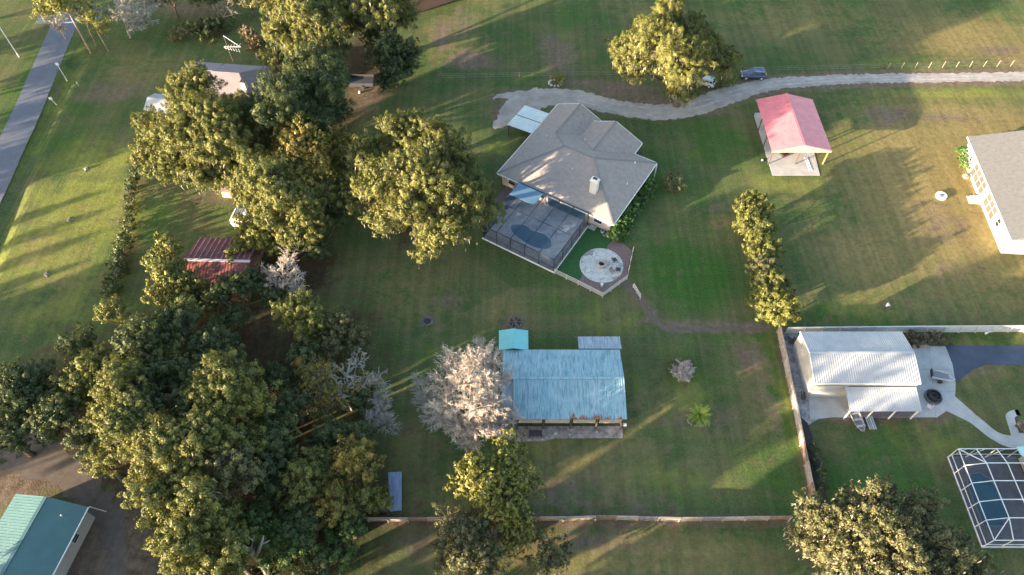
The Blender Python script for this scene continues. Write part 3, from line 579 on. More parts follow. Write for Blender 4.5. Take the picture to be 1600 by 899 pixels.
for x in (43.3, 52.6): mb = MB(); mb.beam((x, y0 + .1, ez_ - .2), (x, y1 - .1, ez_ - .2), .12, .2); mb.build('eave_beam', M['darkpost'], cp)
for x in (43.35, 47.9, 52.55):
    for y in (25.8, 30, 34.2, 38.3):
        if x == 47.9 and y in (30, 34.2): continue
        mb = MB(); mb.box(x, y, 0, .16, .16, ez_ - .15 + (1.0 if x == 47.9 else 0)); mb.build('post', mat('orange_post', (.45, .25, .12), .7) if x == 52.55 and y == 25.8 else M['darkpost'], cp)
sheet('carport_slab', [G(1207, 275), G(1281, 275), (52.6, 38.6, 0), (43.4, 38.9, 0)], .06, M['concrete'], .15)
mw = thing('riding_mower', 'dark riding mower parked in the shade at the carport mouth', 'mower', (46.4, 28.2, .06), .5)
fr = frame((46.4, 28.2), 30); mb = MB(); mb.slab([fr(-.8, -.35, .55), fr(.1, -.35, .55), fr(.1, .35, .55), fr(-.8, .35, .55)], .3); mb.slab([fr(.1, -.3, .9), fr(.9, -.25, .75), fr(.9, .25, .75), fr(.1, .3, .9)], .5); mb.build('body', M['charcoal'], mw)
mb = MB(); mb.slab([fr(-.6, -.22, .85), fr(-.15, -.22, .85), fr(-.15, .22, .85), fr(-.6, .22, .85)], .12); mb.beam(fr(-.65, -.2, 1.05), fr(-.65, .2, 1.05), .08, .35); mb.build('seat', M['charcoal'], mw)
mb = MB(); mb.box(*fr(0, 0)[:2], .12, .9, 1.2, .15, math.radians(30)); mb.build('cutting_deck', mat('mower_red', (.3, .04, .03)), mw)
for x, y, r in ((-.55, -.42, .26), (-.55, .42, .26), (.7, -.38, .18), (.7, .38, .18)):
    mb = MB(); a, b = fr(x, y - .08, .06 + r), fr(x, y + .08, .06 + r); mb.tube([a, b], [r, r], 14); mb.build('wheel', M['charcoal'], mw)
ldr = thing('ladder', 'white open ladder lying on the front of the carport slab', 'ladder', (50.2, 25.5, .06)); 
for x in (49.95, 50.35): mb = MB(); mb.beam((x, 24.2, .1), (x - .1, 27.4, .1), .05, .07); mb.build('rail', M['white'], ldr)
for k in range(9): mb = MB(); y = 24.4 + k * .35; mb.beam((49.92, y, .12), (50.33, y, .12), .04, .04); mb.build('rung', M['white'], ldr)
cone = thing('floodlight', 'small round dark ring with a white centre in the grass left of the carport', 'yard light', G(1191, 252)); p = G(1191, 252)
mb = MB(); mb.lathe((p.x, p.y, 0), [(.34, 0), (.34, .16), (.24, .18), (.22, .05), (.01, .05)], 16); mb.build('ring', M['charcoal'], cone)
mb = MB(); mb.lathe((p.x, p.y, .04), [(.16, 0), (.15, .2), (.05, .26)], 12); mb.build('cap', M['white'], cone)

# white house at the right -------------------------------------------
WA = math.degrees(math.atan2(28.66 - 6.1, 76.33 - 74.4)) - 90
WFm = frame((74.4, 6.1), WA)        # local: x to the right, y along the facade
wh = thing('white_house', 'bright white walled house with grey shingle roof at the right edge', 'house', WFm(6, 11), math.radians(WA))
mb = MB(); hw = 9.2
mb.slab([WFm(0, 0, 3.6), WFm(hw, 1.2, 5.9), WFm(hw, 22.6, 5.9), WFm(0, 22.6, 3.6)], .2); mb.slab([WFm(2 * hw, 0, 3.6), WFm(2 * hw, 22.6, 3.6), WFm(hw, 22.6, 5.9), WFm(hw, 1.2, 5.9)], .2)
mb.slab([WFm(0, 0, 3.6), WFm(2 * hw, 0, 3.6), WFm(hw, 1.2, 5.9)], .2)
mb.build('roof', mat('light_grey_shingles', (.145, .148, .155), .9, c2=(.112, .115, .12), vscale=2, bump=.3, bscale=12), wh)
mb = MB(); mb.prism([WFm(*q)[:2] for q in ((.5, .4), (2 * hw - .5, .4), (2 * hw - .5, 22.1), (.5, 22.1))], 0, 3.5)
mb.add([WFm(.5, 22.1, 3.5), WFm(2 * hw - .5, 22.1, 3.5), WFm(hw, 22.1, 5.65)], [(0, 2, 1)])
M['whitewall'] = mat('white_siding', (.70, .70, .69), .6)
mb.build('wall', M['whitewall'], wh)
mb = MB(); mb.beam(WFm(-.06, 0, 3.5), WFm(-.06, 22.6, 3.5), .1, .2); mb.beam(WFm(0, -.06, 3.5), WFm(2 * hw, -.06, 3.5), .1, .2); mb.build('fascia', M['whitewall'], wh)
scr = mat('porch_screen', (.11, .10, .088), .5, c2=(.075, .068, .06), vscale=.8)
window(wh, WFm, (.5, 14.7, 1.75, -1), 5.4, 2.3, 'v', 'porch_screen', scr, M['whitewall'], 3)
window(wh, WFm, (.5, 8.6, 1.75, -1), 4.0, 2.3, 'v', 'porch_screen', scr, M['whitewall'], 2)
window(wh, WFm, (.5, 5.0, 1.9, -1), .9, 1.3, 'v'); window(wh, WFm, (.5, 19.2, 1.9, -1), .7, .9, 'v'); window(wh, WFm, (4.0, .4, 1.8, -1), 1.4, 1.0, 'u')
mb = MB()
for k, (w_, h_) in enumerate(((1.8, .15), (1.3, .3), (.9, .45))): q = WFm(.45 - w_ / 2 - .0, 11.4); mb.box(q.x, q.y, 0, w_, 1.6 - .002 * k, h_, math.radians(WA))
mb.build('steps', M['concrete'], wh)
p = G(1470, 308); tk = thing('septic_riser', 'low white round tank lid standing alone in the sunlit dry lawn', 'tank', p)
mb = MB(); mb.lathe((p.x, p.y, 0), [(.85, 0), (.85, .38), (.78, .42), (.5, .42), (.46, .3), (.02, .3)], 28); mb.build('tank', M['whitewall'], tk)
mb = MB(); mb.obox((p.x, p.y, .44), (.6, .1, 0), (-.07, .4, 0), (0, 0, .08)); mb.build('hatch', mat('slate_blue', (.12, .14, .2)), tk)
mb = MB(); q = WFm(-.3, 16.6); mb.box(q.x, q.y, 0, .7, .8, .5, 0); mb.lathe((q.x - .1, q.y, .5), [(.2, 0), (.24, .3), (.02, .34)], 10); tag(mb.build('utility_box', mat('utility_grey', (.35, .2, .17))), 'small reddish grey utility box at the foot of the white house wall', 'utility box')

# white metal building -------------------------------------------------
wb = thing('metal_workshop', 'white ribbed metal workshop with a lean-to bay beside the concrete apron', 'building', (45.8, -15, 0))
M['whitemetal'] = mat('white_sheet_metal', (.40, .42, .45), .5, c2=(.33, .35, .38), vscale=.8, spec=.4)
M['wallmetal'] = mat('cream_wall_metal', (.40, .39, .385), .5, c2=(.34, .335, .33), vscale=1, stretch=(1, 1, .2))
X0, X1, Y0, Y1, YM = 38.9, 52.5, -18.1, -10.25, -14.15
mb = MB()
mb.ribbed((X0, Y0, 4), (X1, Y0, 4), (X1, YM, 5.0), (X0, YM, 5.0), .3, .08, .09, .045); mb.ribbed((X1, Y1, 4), (X0, Y1, 4), (X0, YM, 5.0), (X1, YM, 5.0), .3, .08, .09, .045)
mb.beam((X0, YM, 5.04), (X1, YM, 5.04), .3, .05); mb.build('roof', M['whitemetal'], wb)
mb = MB(); mb.prism([(X0 + .08, Y0 + .08), (X1 - .08, Y0 + .08), (X1 - .08, Y1 - .08), (X0 + .08, Y1 - .08)], 0, 3.9)
for x in (X0 + .085, X1 - .085): mb.add([(x, Y0 + .08, 3.88), (x, Y1 - .08, 3.88), (x, YM, 4.9)], [(0, 1, 2)])
mb.build('wall', M['wallmetal'], wb)
mb = MB()
for i in range(26): mb.box(X0 + .07, Y0 + .15 + i * .3, .02, .03, .05, 3.85)
mb.build('wall_ribs', M['wallmetal'], wb)
mb = MB(); mb.beam((X0, Y0 - .05, 3.92), (X1, Y0 - .05, 3.92), .1, .14); mb.beam((X0 - .04, Y0, 3.95), (X0 - .04, YM, 4.95), .08, .16); mb.beam((X0 - .04, Y1, 3.95), (X0 - .04, YM, 4.95), .08, .16); mb.build('gutter', M['white'], wb)
mb = MB(); mb.ribbed((43.0, -21.4, 2.7), (52.1, -21.4, 2.7), (52.1, -18.25, 3.3), (43.0, -18.25, 3.3), .3, .07, .06, .025); lt = mb.build('lean_to_roof', M['whitemetal'], wb)
for x in (43.2, 46.1, 49.0, 51.9): mb = MB(); mb.box(x, -21.2, .05, .14, .14, 2.55); mb.build('post', M['white'], wb)
mb = MB(); mb.box(49.2, -20.9, .05, 5.4, .08, 2.45); mb.box(51.9, -19.6, .05, .08, 2.5, 2.6); mb.build('lean_to_wall', mat('dark_siding', (.10, .10, .14), .7), wb)  # lean-to wall in dark blue-grey siding
mb = MB(); mb.box(41.1, -18.12, .4, 3.6, .06, 2.9); mb.build('roll_door', M['whitemetal'], wb)
# aluminium boats stored on a trailer by the bay, tackle, round tub, towel chair, trailer
bt = thing('jon_boat', 'grey aluminium boat on blocks poking out of the lean-to bay', 'boat', (44.6, -21.8, .3), math.radians(-80))
fr = frame((44.7, -21.6), -80)
mb = MB(); n = 8; L = 3.2
st = []
for i in range(n + 1):
    x = -L / 2 + L * i / n; w_ = .62 * (1 if i < 5 else 1 - (i - 4) ** 2 / 24); zb = .3 + (0 if i < 6 else (i - 5) * .07)
    st.append([fr(x, -w_, .78), fr(x, -w_ * .8, zb), fr(x, w_ * .8, zb), fr(x, w_, .78)])
vs = [p for r_ in st for p in r_]; fs = [(4 * i + j, 4 * i + j + 1, 4 * i + j + 5, 4 * i + j + 4) for i in range(n) for j in range(3)] + [(0, 1, 2, 3), (4 * n, 4 * n + 3, 4 * n + 2, 4 * n + 1)]
mb.add(vs, fs); mb.build('hull', mat('aluminium', (.45, .46, .5), .35, metal=.5), bt)
for x in (-.9, 0, .9): mb = MB(); mb.beam(fr(x, -.6, .72), fr(x, .6, .72), .28, .04); mb.build('bench', M['whitemetal'], bt)
for x, z in ((-1.0, 0), (.9, 0)): mb = MB(); mb.box(*fr(x, 0)[:2], .05, .2, 1.0, .24, math.radians(-80)); mb.build('block', M['darkpost'], bt)
dn = thing('drift_boards', 'stack of pale planks leaning out beside the aluminium boat', 'planks', (46.3, -21.9, .05), 0)
for k in range(4): mb = MB(); mb.beam((46.0 + .25 * k, -20.8, .25 + .06 * k), (46.2 + .27 * k, -22.7, .12), .18, .05); mb.build('plank', M['whitemetal'] if k % 2 else M['vinyl'], dn)
for k, (px, py, r) in enumerate(((1372, 650, .16), (1376, 647, .12), (1393, 646, .14), (1398, 645, .1))):
    p = G(px, py); mb = MB(); mb.lathe((p.x, p.y, .05), [(r, 0), (r * 1.1, .3), (r * .5, .4), (.02, .42)], 10)
    tag(mb.build('bucket', M['white']), ('white bucket lying at the dark lean-to wall, leftmost of four', 'small white bucket second from the left at the lean-to wall', 'white bucket third from the left at the lean-to wall', 'small white bucket rightmost at the lean-to wall')[k], 'bucket', 'buckets at the lean-to wall')
p = G(1457, 622); tb = thing('fire_ring', 'round black double ringed tub on the concrete apron', 'fire ring', (p.x, p.y, .05))
mb = MB(); mb.lathe((p.x, p.y, .05), [(1.1, 0), (1.12, .3), (1.0, .34), (.95, .1), (.8, .1)], 32); mb.build('outer_ring', mat('weathered_iron', (.07, .07, .08), .6, c2=(.16, .15, .15), vscale=2), tb)
mb = MB(); mb.lathe((p.x + .08, p.y + .1, .1), [(.78, 0), (.8, .55), (.72, .58), (.68, .1), (.02, .08)], 28); mb.build('inner_ring', M['charcoal'], tb)
mb = MB(); mb.lathe((p.x + .08, p.y + .1, .12), [(.5, 0), (.5, .3), (.3, .32), (.28, .1), (.01, .1)], 20); mb.build('burner', mat('soot', (.03, .03, .035), .7), tb)
chair(G(1450, 638, .05), 2.5, 'white and pink towel draped chair by the round black tub', mat('pinkish_white', (.75, .6, .62)))
ut = thing('utility_trailer', 'small grey flatbed utility trailer parked at the edge of the concrete apron', 'trailer', G(1466, 592), math.radians(-14)); p = G(1466, 592); fr = frame((p.x, p.y), -14)
mb = MB(); mb.slab([fr(-1.25, -.6, .6), fr(1.1, -.6, .6), fr(1.1, .6, .6), fr(-1.25, .6, .6)], .08); mb.build('bed', mat('trailer_grey', (.20, .21, .24), .6), ut)
for y in (-.6, .6): mb = MB(); mb.beam(fr(-1.25, y, .85), fr(1.1, y, .85), .05, .3); mb.build('side_rail', M['vinyl'], ut)
mb = MB(); mb.beam(fr(-1.28, -.6, .95), fr(-1.28, .6, .95), .05, .6); mb.build('ramp', M['charcoal'], ut)
for y in (-.5, 0.5): mb = MB(); mb.beam(fr(1.1, y, .55), fr(1.9, 0, .55), .08, .08); mb.build('tongue', M['vinyl'], ut)
for y in (-.74, .74): mb = MB(); mb.tube([fr(0, y - .1, .33), fr(0, y + .1, .33)], [.3, .3], 16); mb.build('wheel', M['charcoal'], ut)

# barn -------------------------------------------------------------------
def barn_mat():
    m = bpy.data.materials.new('aged_teal_sheet'); m.use_nodes = True; n = m.node_tree.nodes; l = m.node_tree.links; b = n['Principled BSDF']
    b.inputs['Roughness'].default_value = .45; tc = n.new('ShaderNodeTexCoord')
    def ns(s, st, d=5):
        mp = n.new('ShaderNodeMapping'); mp.inputs['Scale'].default_value = st; t = n.new('ShaderNodeTexNoise'); t.inputs['Scale'].default_value = s; t.inputs['Detail'].default_value = d; t.inputs['Roughness'].default_value = .65
        l.new(tc.outputs['Object'], mp.inputs[0]); l.new(mp.outputs[0], t.inputs['Vector']); return t.outputs[0]
    def rp(x, a, b_, ca, cb):
        r = n.new('ShaderNodeValToRGB'); r.color_ramp.elements[0].position = a; r.color_ramp.elements[1].position = b_; r.color_ramp.elements[0].color = (*ca, 1); r.color_ramp.elements[1].color = (*cb, 1); l.new(x, r.inputs[0]); return r.outputs[0]
    c = rp(ns(.5, (1, 1, 1)), .35, .65, (.15, .31, .37), (.29, .43, .47))
    s = rp(ns(2.4, (2.4, .08, 1)), .46, .66, (0, 0, 0), (1, 1, 1)); x = n.new('ShaderNodeMix'); x.data_type = 'RGBA'; l.new(s, x.inputs[0]); l.new(c, x.inputs[6]); x.inputs[7].default_value = (.36, .45, .50, 1)
    s2 = rp(ns(3.1, (2.0, .05, 1)), .52, .60, (0, 0, 0), (.75, .75, .75)); x0_ = n.new('ShaderNodeMix'); x0_.data_type = 'RGBA'; l.new(s2, x0_.inputs[0]); l.new(x.outputs[2], x0_.inputs[6]); x0_.inputs[7].default_value = (.10, .19, .24, 1); x = x0_
    # rust held to the lower eave and the ridge laps
    sp = n.new('ShaderNodeSeparateXYZ'); l.new(tc.outputs['Object'], sp.inputs[0])
    at = n.new('ShaderNodeAttribute'); at.attribute_name = 'rust'
    q = n.new('ShaderNodeMath'); q.operation = 'MULTIPLY_ADD'; q.inputs[1].default_value = 1.0; l.new(at.outputs['Fac'], q.inputs[0])
    rn = n.new('ShaderNodeMath'); rn.operation = 'MULTIPLY_ADD'; rn.inputs[1].default_value = 2.2; rn.inputs[2].default_value = -1.45; l.new(ns(2.2, (1.4, .25, 1)), rn.inputs[0]); l.new(rn.outputs[0], q.inputs[2])
    mr = n.new('ShaderNodeMapRange'); mr.inputs[1].default_value = .2; mr.inputs[2].default_value = .55; l.new(q.outputs[0], mr.inputs[0])
    x2 = n.new('ShaderNodeMix'); x2.data_type = 'RGBA'; l.new(mr.outputs[0], x2.inputs[0]); l.new(x.outputs[2], x2.inputs[6]); l.new(rp(ns(3, (1, 1, 1)), .4, .6, (.10, .045, .03), (.40, .14, .05)), x2.inputs[7])
    l.new(x2.outputs[2], b.inputs['Base Color']); return m
M['teal'] = barn_mat()
bn = thing('barn', 'long weathered teal sheet metal barn with rust streaks along its lower eave', 'barn', (6.7, -17.6, 0))
BX0, BX1, BY0, BY1, BYM = -1.2, 14.4, -22.75, -12.6, -17.45
mb = MB()
mb.ribbed((.2, BY0, 3.2), (BX1, BY0, 3.2), (BX1, BYM, 4.2), (.2, BYM, 4.2), .3, .06, .07, .035)
mb.ribbed((BX1, BY1, 3.2), (BX0, BY1, 3.2), (BX0, BYM, 4.2), (BX1, BYM, 4.2), .3, .06, .07, .035)
mb.beam((BX0, BYM, 4.24), (BX1, BYM, 4.24), .36, .04)
ro = mb.build('roof', M['teal'], bn)
# give the roof a rust attribute: denser cut rows are not needed, ribs carry their own ends
def rust_attr(o, fn):
    import bmesh
    bm = bmesh.new(); bm.from_mesh(o.data)
    big = [f for f in bm.faces if f.calc_area() > 5]; es = list({e for f in big for e in f.edges})
    bmesh.ops.subdivide_edges(bm, edges=es, cuts=14, use_grid_fill=True); bmesh.ops.triangulate(bm, faces=[f for f in bm.faces if len(f.verts) > 4])
    thin = [e for e in bm.edges if e.calc_length() > 3]; bmesh.ops.subdivide_edges(bm, edges=thin, cuts=8, use_grid_fill=True)
    bm.to_mesh(o.data); bm.free(); me = o.data; a = me.attributes.new('rust', 'FLOAT', 'POINT'); w0 = ABS[o.name]
    a.data.foreach_set('value', [fn(w0 @ v.co) for v in me.vertices])
def rustf(p):
    r = 0
    for cx, wd, ln in ((7.9, .7, 1.7), (9.0, .9, 1.2), (10.6, .5, 1.8), (11.8, .8, 1.1), (13.6, .5, .9)): r = max(r, 1.15 * math.exp(-((p.x - cx) / wd) ** 2) * max(0, 1 - (p.y - BY0) / ln))
    r = max(r, .75 * math.exp(-((p.x - 14.2) / .5) ** 2) * math.exp(-((p.y + 13.3) / .8) ** 2)); r = max(r, .5 * max(0, 1 - (BY1 - p.y) / .8)); r = max(r, .42 * math.exp(-((p.x - 7.4) / .25) ** 2) * math.exp(-((p.y + 19.0) / 1.2) ** 2)); r = max(r, .38 * max(0, 1 - (p.y - BY0) / .9) if p.y < -20 else 0); return r
rust_attr(ro, rustf)
mb = MB(); mb.ribbed((-1.3, BY0 + .4, 2.9), (.15, BY0 + .4, 2.9), (.15, BYM, 3.95), (-1.3, BYM, 3.95), .3, .05, .06, .03); o = mb.build('side_bay_roof', mat('grey_blue_sheet', (.30, .36, .42), .5, c2=(.22, .26, .32), vscale=1.5, stretch=(2, .3, 1)), bn)
mb = MB(); mb.ribbed((9.0, -12.3, 2.95), (14.7, -12.3, 2.95), (14.7, -10.1, 2.5), (9.0, -10.1, 2.5), .3, .05, .06, .03); mb.build('back_lean_to', mat('streaked_sheet', (.33, .42, .48), .5, c2=(.18, .22, .27), vscale=2.2, stretch=(2.5, .25, 1)), bn)
mb = MB(); mb.box(6.7, -12.9, 0, 15, .15, 3.1); mb.box(-.9, -17.2, 0, .15, 8.6, 3.0); mb.box(14.15, -17.5, 0, .15, 9.2, 3.1); mb.box(6.7, -20.5, 0, 13, .12, 3.2)
mb.add([(14.16, -12.9, 3.08), (14.16, -22.1, 3.08), (14.16, BYM, 4.1)], [(0, 1, 2)]); mb.build('wall', mat('old_barn_boards', (.30, .26, .23), .9, c2=(.18, .15, .13), vscale=2), bn)
for x in (.6, 4.0, 7.5, 10.8, 14.0):
    mb = MB(); mb.box(x, BY0 + .25, 0, .18, .18, 3.1); mb.build('post', M['darkpost'], bn)
M['cream'] = mat('cream_boards', (.58, .50, .42), .8, c2=(.42, .35, .29), vscale=2)
for a, b in ((.9, 3.8), (4.2, 7.3), (7.75, 10.55), (11.05, 13.8)): mb = MB(); mb.box((a + b) / 2, BY0 + .12, 1.9, b - a, .06, .95); mb.build('eave_board', M['cream'], bn)
sheet('barn_apron', [(-2.5, -23.6), (1, -24.4), (4, -24.3), (5.5, -23.9), (8, -23.9), (14.2, -23.85), (14.3, -22.2), (-2, -22.2)], .02, mat('rubble_apron', (.46, .38, .34), .95, c2=(.17, .14, .14), vscale=1.3, bump=.5))
def junk(name, lab, cat, x, y, w_, d_, h_, m, m2=None, legs=True):
    t = thing(name, lab, cat, (x, y, 0)); mb = MB(); mb.box(x, y, h_ - .06, w_, d_, .06); mb.build('top', m, t)
    for sx in (-1, 1):
        for sy in (-1, 1): mb = MB(); mb.box(x + sx * (w_ / 2 - .06), y + sy * (d_ / 2 - .06), 0, .07, .07, h_ - .07); mb.build('leg', m2 or m, t)
junk('workbench', 'white topped bench at the left end of the barn front', 'bench', -.3, -23.3, 1.2, .6, .8, M['white'], M['darkpost'])
junk('workbench', 'black table in the rubble before the barn left half', 'table', 3.0, -23.5, 1.7, .8, .75, M['charcoal'])
junk('workbench', 'small white stand at the right corner of the barn front', 'stand', 14.5, -22.4, .4, .4, .9, M['white'], M['darkpost'])
for k, (x, y) in enumerate(((1.4, -23.9), (2.2, -24.1), (3.9, -24.0), (4.4, -23.8), (7.4, -23.4), (10.9, -23.0), (5.6, -23.2))):
    mb = MB(); s = rnd.uniform(.16, .3); mb.lathe((x, y, 0), [(s, 0), (s * 1.15, s * .5), (s * .6, s), (.02, s * 1.05)], 8)
    tag(mb.build('rubble_block', M['concrete']), ['pale rubble block left of the black table', 'pale rubble block below the black table', 'pale rubble block at the right corner of the black table', 'pale rubble block right of the black table', 'pale rubble block under the rust stain', 'pale block under the right rust streak', 'pale block between the black table and the rust stain'][k], 'rubble', 'rubble along the barn front')
ps = thing('pump_shed', 'small clean turquoise gable roofed shed at the barn corner', 'shed', (.2, -11.1, 0))
mb = MB(); mb.ribbed((-1.78, -9.45, 3.0), (-1.78, -12.55, 3.0), (.2, -12.7, 3.75), (.2, -9.6, 3.75), .4, .06, .03, .02); mb.ribbed((2.2, -12.55, 3.0), (2.2, -9.45, 3.0), (.2, -9.6, 3.75), (.2, -12.7, 3.75), .4, .06, .03, .02); mb.build('roof', mat('turquoise_sheet', (.17, .48, .50), .4, c2=(.14, .42, .45), vscale=.8), ps)
mb = MB(); mb.prism([(-1.5, -9.8), (1.9, -9.8), (1.9, -12.3), (-1.5, -12.3)], 0, 2.95); mb.build('wall', M['cream'], ps)
mb = MB(); mb.box(.2, -9.77, .1, .9, .05, 2.0); mb.build('door', M['darkpost'], ps)
def ring(px, py, r, lab, logs=True):
    p = G(px, py); t = thing('fire_ring', lab, 'fire ring', p); mb = MB()
    for k in range(12):
        a = k * math.pi / 6; x, y = p.x + r * math.cos(a), p.y + r * math.sin(a); mb.lathe((x, y, 0), [(.2, 0), (.22, .12), (.1, .24), (.02, .25)], 7)
    mb.build('stones', mat('sooty_stone', (.16, .145, .13), .9, c2=(.08, .07, .065), vscale=2), t); mb = MB(); mb.lathe((p.x, p.y, .0), [(r * .9, 0), (r * .7, .06), (.02, .1)], 16); mb.build('ashes', mat('char_bed', (.03, .03, .035)), t)
    if logs:
        for k in range(5): a = rnd.uniform(0, 3.1); d = Vector((math.cos(a), math.sin(a), 0)) * r * .8; mb = MB(); mb.tube([Vector((p.x, p.y, .12)) - d, Vector((p.x, p.y, .3)) + d], [.09, .06], 7); mb.build('log', M['bark'], t)
ring(668, 503, .7, 'small charred fire ring alone on the lawn left of the turquoise shed', False); ring(805, 505, .95, 'burn pile of dark logs just above the turquoise shed')

# red shed, camper, huts, tin shelter --------------------------------------
def gable(name, lab, cat, fr, Lx, Wy, ze, zr, roofm, wallm, sp=.35, hwv=.05, front=None, overh=.3, rz=0, rib=.035, backW=None):
    """ridge along local x, origin at the centre"""
    t = thing(name, lab, cat, fr(0, 0), rz); b = backW or Wy
    mb = MB(); mb.ribbed(fr(-Lx, -Wy, ze), fr(Lx, -Wy, ze), fr(Lx, 0, zr), fr(-Lx, 0, zr), sp, .06, hwv, rib); mb.ribbed(fr(Lx, b, ze), fr(-Lx, b, ze), fr(-Lx, 0, zr), fr(Lx, 0, zr), sp, .06, hwv, rib); mb.build('roof', roofm, t)
    o = overh; mb = MB(); mb.prism([fr(-Lx + o, -Wy + o)[:2], fr(Lx - o, -Wy + o)[:2], fr(Lx - o, b - o)[:2], fr(-Lx + o, b - o)[:2]], 0, ze - .03)
    for s in (-1, 1): mb.add([fr(s * (Lx - o), -Wy + o, ze - .05), fr(s * (Lx - o), b - o, ze - .05), fr(s * (Lx - o), 0, zr - .1)], [(0, 1, 2)])
    mb.build('wall', wallm, t); return t
M['rustroof'] = mat('rusted_red_sheet', (.10, .026, .03), .6, c2=(.27, .085, .06), vscale=1.6, stretch=(3, .25, 1))
M['rustroof2'] = mat('maroon_sheet', (.13, .035, .05), .55, c2=(.20, .08, .09), vscale=2, stretch=(3, .25, 1))
fr = frame((-42.6, 1.9), -2)
rs = thing('red_shed', 'rusty maroon ribbed metal shed with a pale ridge cap among the trees', 'shed', fr(0, 0))
mb = MB(); mb.ribbed(fr(-4.9, -4.6, 2.7), fr(4.6, -4.6, 2.7), fr(4.6, 0, 4), fr(-4.9, 0, 4), .42, .06, .05, .03); mb.build('front_roof', M['rustroof'], rs)
mb = MB(); mb.ribbed(fr(4.6, 5.3, 2.7), fr(-4.9, 5.3, 2.7), fr(-4.9, 0, 4), fr(4.6, 0, 4), 4, .06, .05, .03)
mb.build('back_roof', M['rustroof2'], rs)
mb = MB(); mb.beam(fr(-5, 0, 4.06), fr(4.7, 0, 4.06), .45, .06); mb.build('ridge_cap', mat('pale_cap', (.6, .5, .5), .5), rs)
mb = MB()
for k in range(12): mb.beam(fr(-4.5 + k * .8, .35, 3.98), fr(-4.5 + k * .8, 5.3, 2.77), .1, .05)
mb.build('battens', mat('pale_streaks', (.5, .40, .40), .6, c2=(.16, .06, .07), vscale=2.5), rs)
mb = MB(); mb.prism([fr(-4.6, -4.3)[:2], fr(4.3, -4.3)[:2], fr(4.3, 5)[:2], fr(-4.6, 5)[:2]], 0, 2.66)
for s in (-4.6, 4.3): mb.add([fr(s, -4.3, 2.6), fr(s, 5, 2.6), fr(s, 0, 3.92)], [(0, 1, 2)])
mb.build('wall', mat('shed_boards', (.2, .1, .09)), rs)
fr = frame((-41.7, 12.3), -8)
cv = thing('camper_trailer', 'small white camper trailer with ribbed roof under the oak edge', 'camper', fr(0, 0))
prof = [(-1.9, .5), (1.9, .5), (2.0, 1.2), (1.9, 2.2), (1.6, 2.5), (-1.6, 2.5), (-1.95, 2.1), (-2.05, 1.2)]
mb = MB(); n = len(prof); vs = [fr(x, -1.15, z) for x, z in prof] + [fr(x, 1.15, z) for x, z in prof]; mb.add(vs, [tuple(range(n)), tuple(range(n, 2 * n))[::-1]] + [(i, n + i, n + (i + 1) % n, (i + 1) % n) for i in range(n)]); mb.build('body', M['whitemetal'], cv)
mb = MB()
for k in range(9): x = -1.5 + k * .37; mb.beam(fr(x, -1.1, 2.53), fr(x, 1.1, 2.53), .07, .05)
mb.build('roof_ribs', mat('lilac_grey', (.35, .38, .45)), cv)
mb = MB(); mb.box(*fr(.3, 0)[:2], 2.5, .6, .5, .25); mb.build('roof_vent', M['white'], cv)
window(cv, fr, (-.6, -1.15, 1.6, -1), .9, .5, 'u'); window(cv, fr, (.9, -1.15, 1.6, -1), .6, .5, 'u')
for y in (-1.05, 1.05): mb = MB(); mb.tube([fr(0, y - .1, .32), fr(0, y + .1, .32)], [.32, .32], 14); mb.build('wheel', M['charcoal'], cv)
p = G(357, 306); fr = frame((p.x, p.y), -8); hh = thing('well_hut', 'tiny brownish flat roofed hut at the foot of the oaks above the camper', 'hut', p)
mb = MB(); mb.prism([fr(-.75, -.5)[:2], fr(.75, -.5)[:2], fr(.75, .5)[:2], fr(-.75, .5)[:2]], 0, 1.3); mb.build('wall', M['cream'], hh); mb = MB(); mb.slab([fr(-.9, -.65, 1.35), fr(.9, -.65, 1.35), fr(.9, .7, 1.55), fr(-.9, .7, 1.55)], .08); mb.build('roof', mat('pinkish_roof', (.30, .24, .23)), hh)
fr = frame((-61.5, 38.6), -10); ws = gable('white_shed', 'white ribbed roof shed poking from under the left side of the oaks', 'shed', fr, 2.9, 2.2, 2.4, 3.3, M['whitemetal'], M['wallmetal'], .3)
fr = frame((-50.5, 44.0), -6)
oh = thing('cottage', 'grey violet shingled cottage half hidden by the upper left oaks', 'house', fr(0, 0))
mb = MB(); rf = mat('violet_shingles', (.24, .21, .235), .85, c2=(.18, .16, .18), vscale=1.5)
mb.slab([fr(-3.3, -5, 2.8), fr(5, -5, 2.8), fr(1.7, 0, 4.9), fr(-3.3, 0, 4.9)], .2); mb.slab([fr(-3.3, 5, 2.8), fr(-3.3, 0, 4.9), fr(1.7, 0, 4.9), fr(5, 5, 2.8)], .2); mb.slab([fr(5, -5, 2.8), fr(5, 5, 2.8), fr(1.7, 0, 4.9)], .2)
mb.slab([fr(-3.35, -3.2, 3.1), fr(-9, -3.2, 3.1), fr(-9, .8, 4.4), fr(-3.35, .8, 4.4)], .15); mb.slab([fr(-3.35, 4.6, 3.1), fr(-3.35, .8, 4.4), fr(-9, .8, 4.4), fr(-9, 4.6, 3.1)], .15)
mb.build('roof', rf, oh)
mb = MB(); mb.prism([fr(-8.6, -2.8)[:2], fr(-3, -2.8)[:2], fr(-3, -4.6)[:2], fr(4.6, -4.6)[:2], fr(4.6, 4.6)[:2], fr(-3, 4.6)[:2], fr(-8.6, 4.2)[:2]], 0, 2.7)
mb.add([fr(-3.2, -4.6, 2.6), fr(-3.2, 4.6, 2.6), fr(-3.2, 0, 4.6)], [(0, 1, 2)]); mb.build('wall', M['white'], oh)
mb = MB(); mb.box(*fr(3.4, -2.6)[:2], 2.8, .7, .8, 2.4, math.radians(-6)); co = mb.build('chimney', M['white'], oh); mb = MB(); mb.box(*fr(3.4, -2.6)[:2], 5.2, .8, .9, .12, math.radians(-6)); mb.build('cap', M['charcoal'], co)
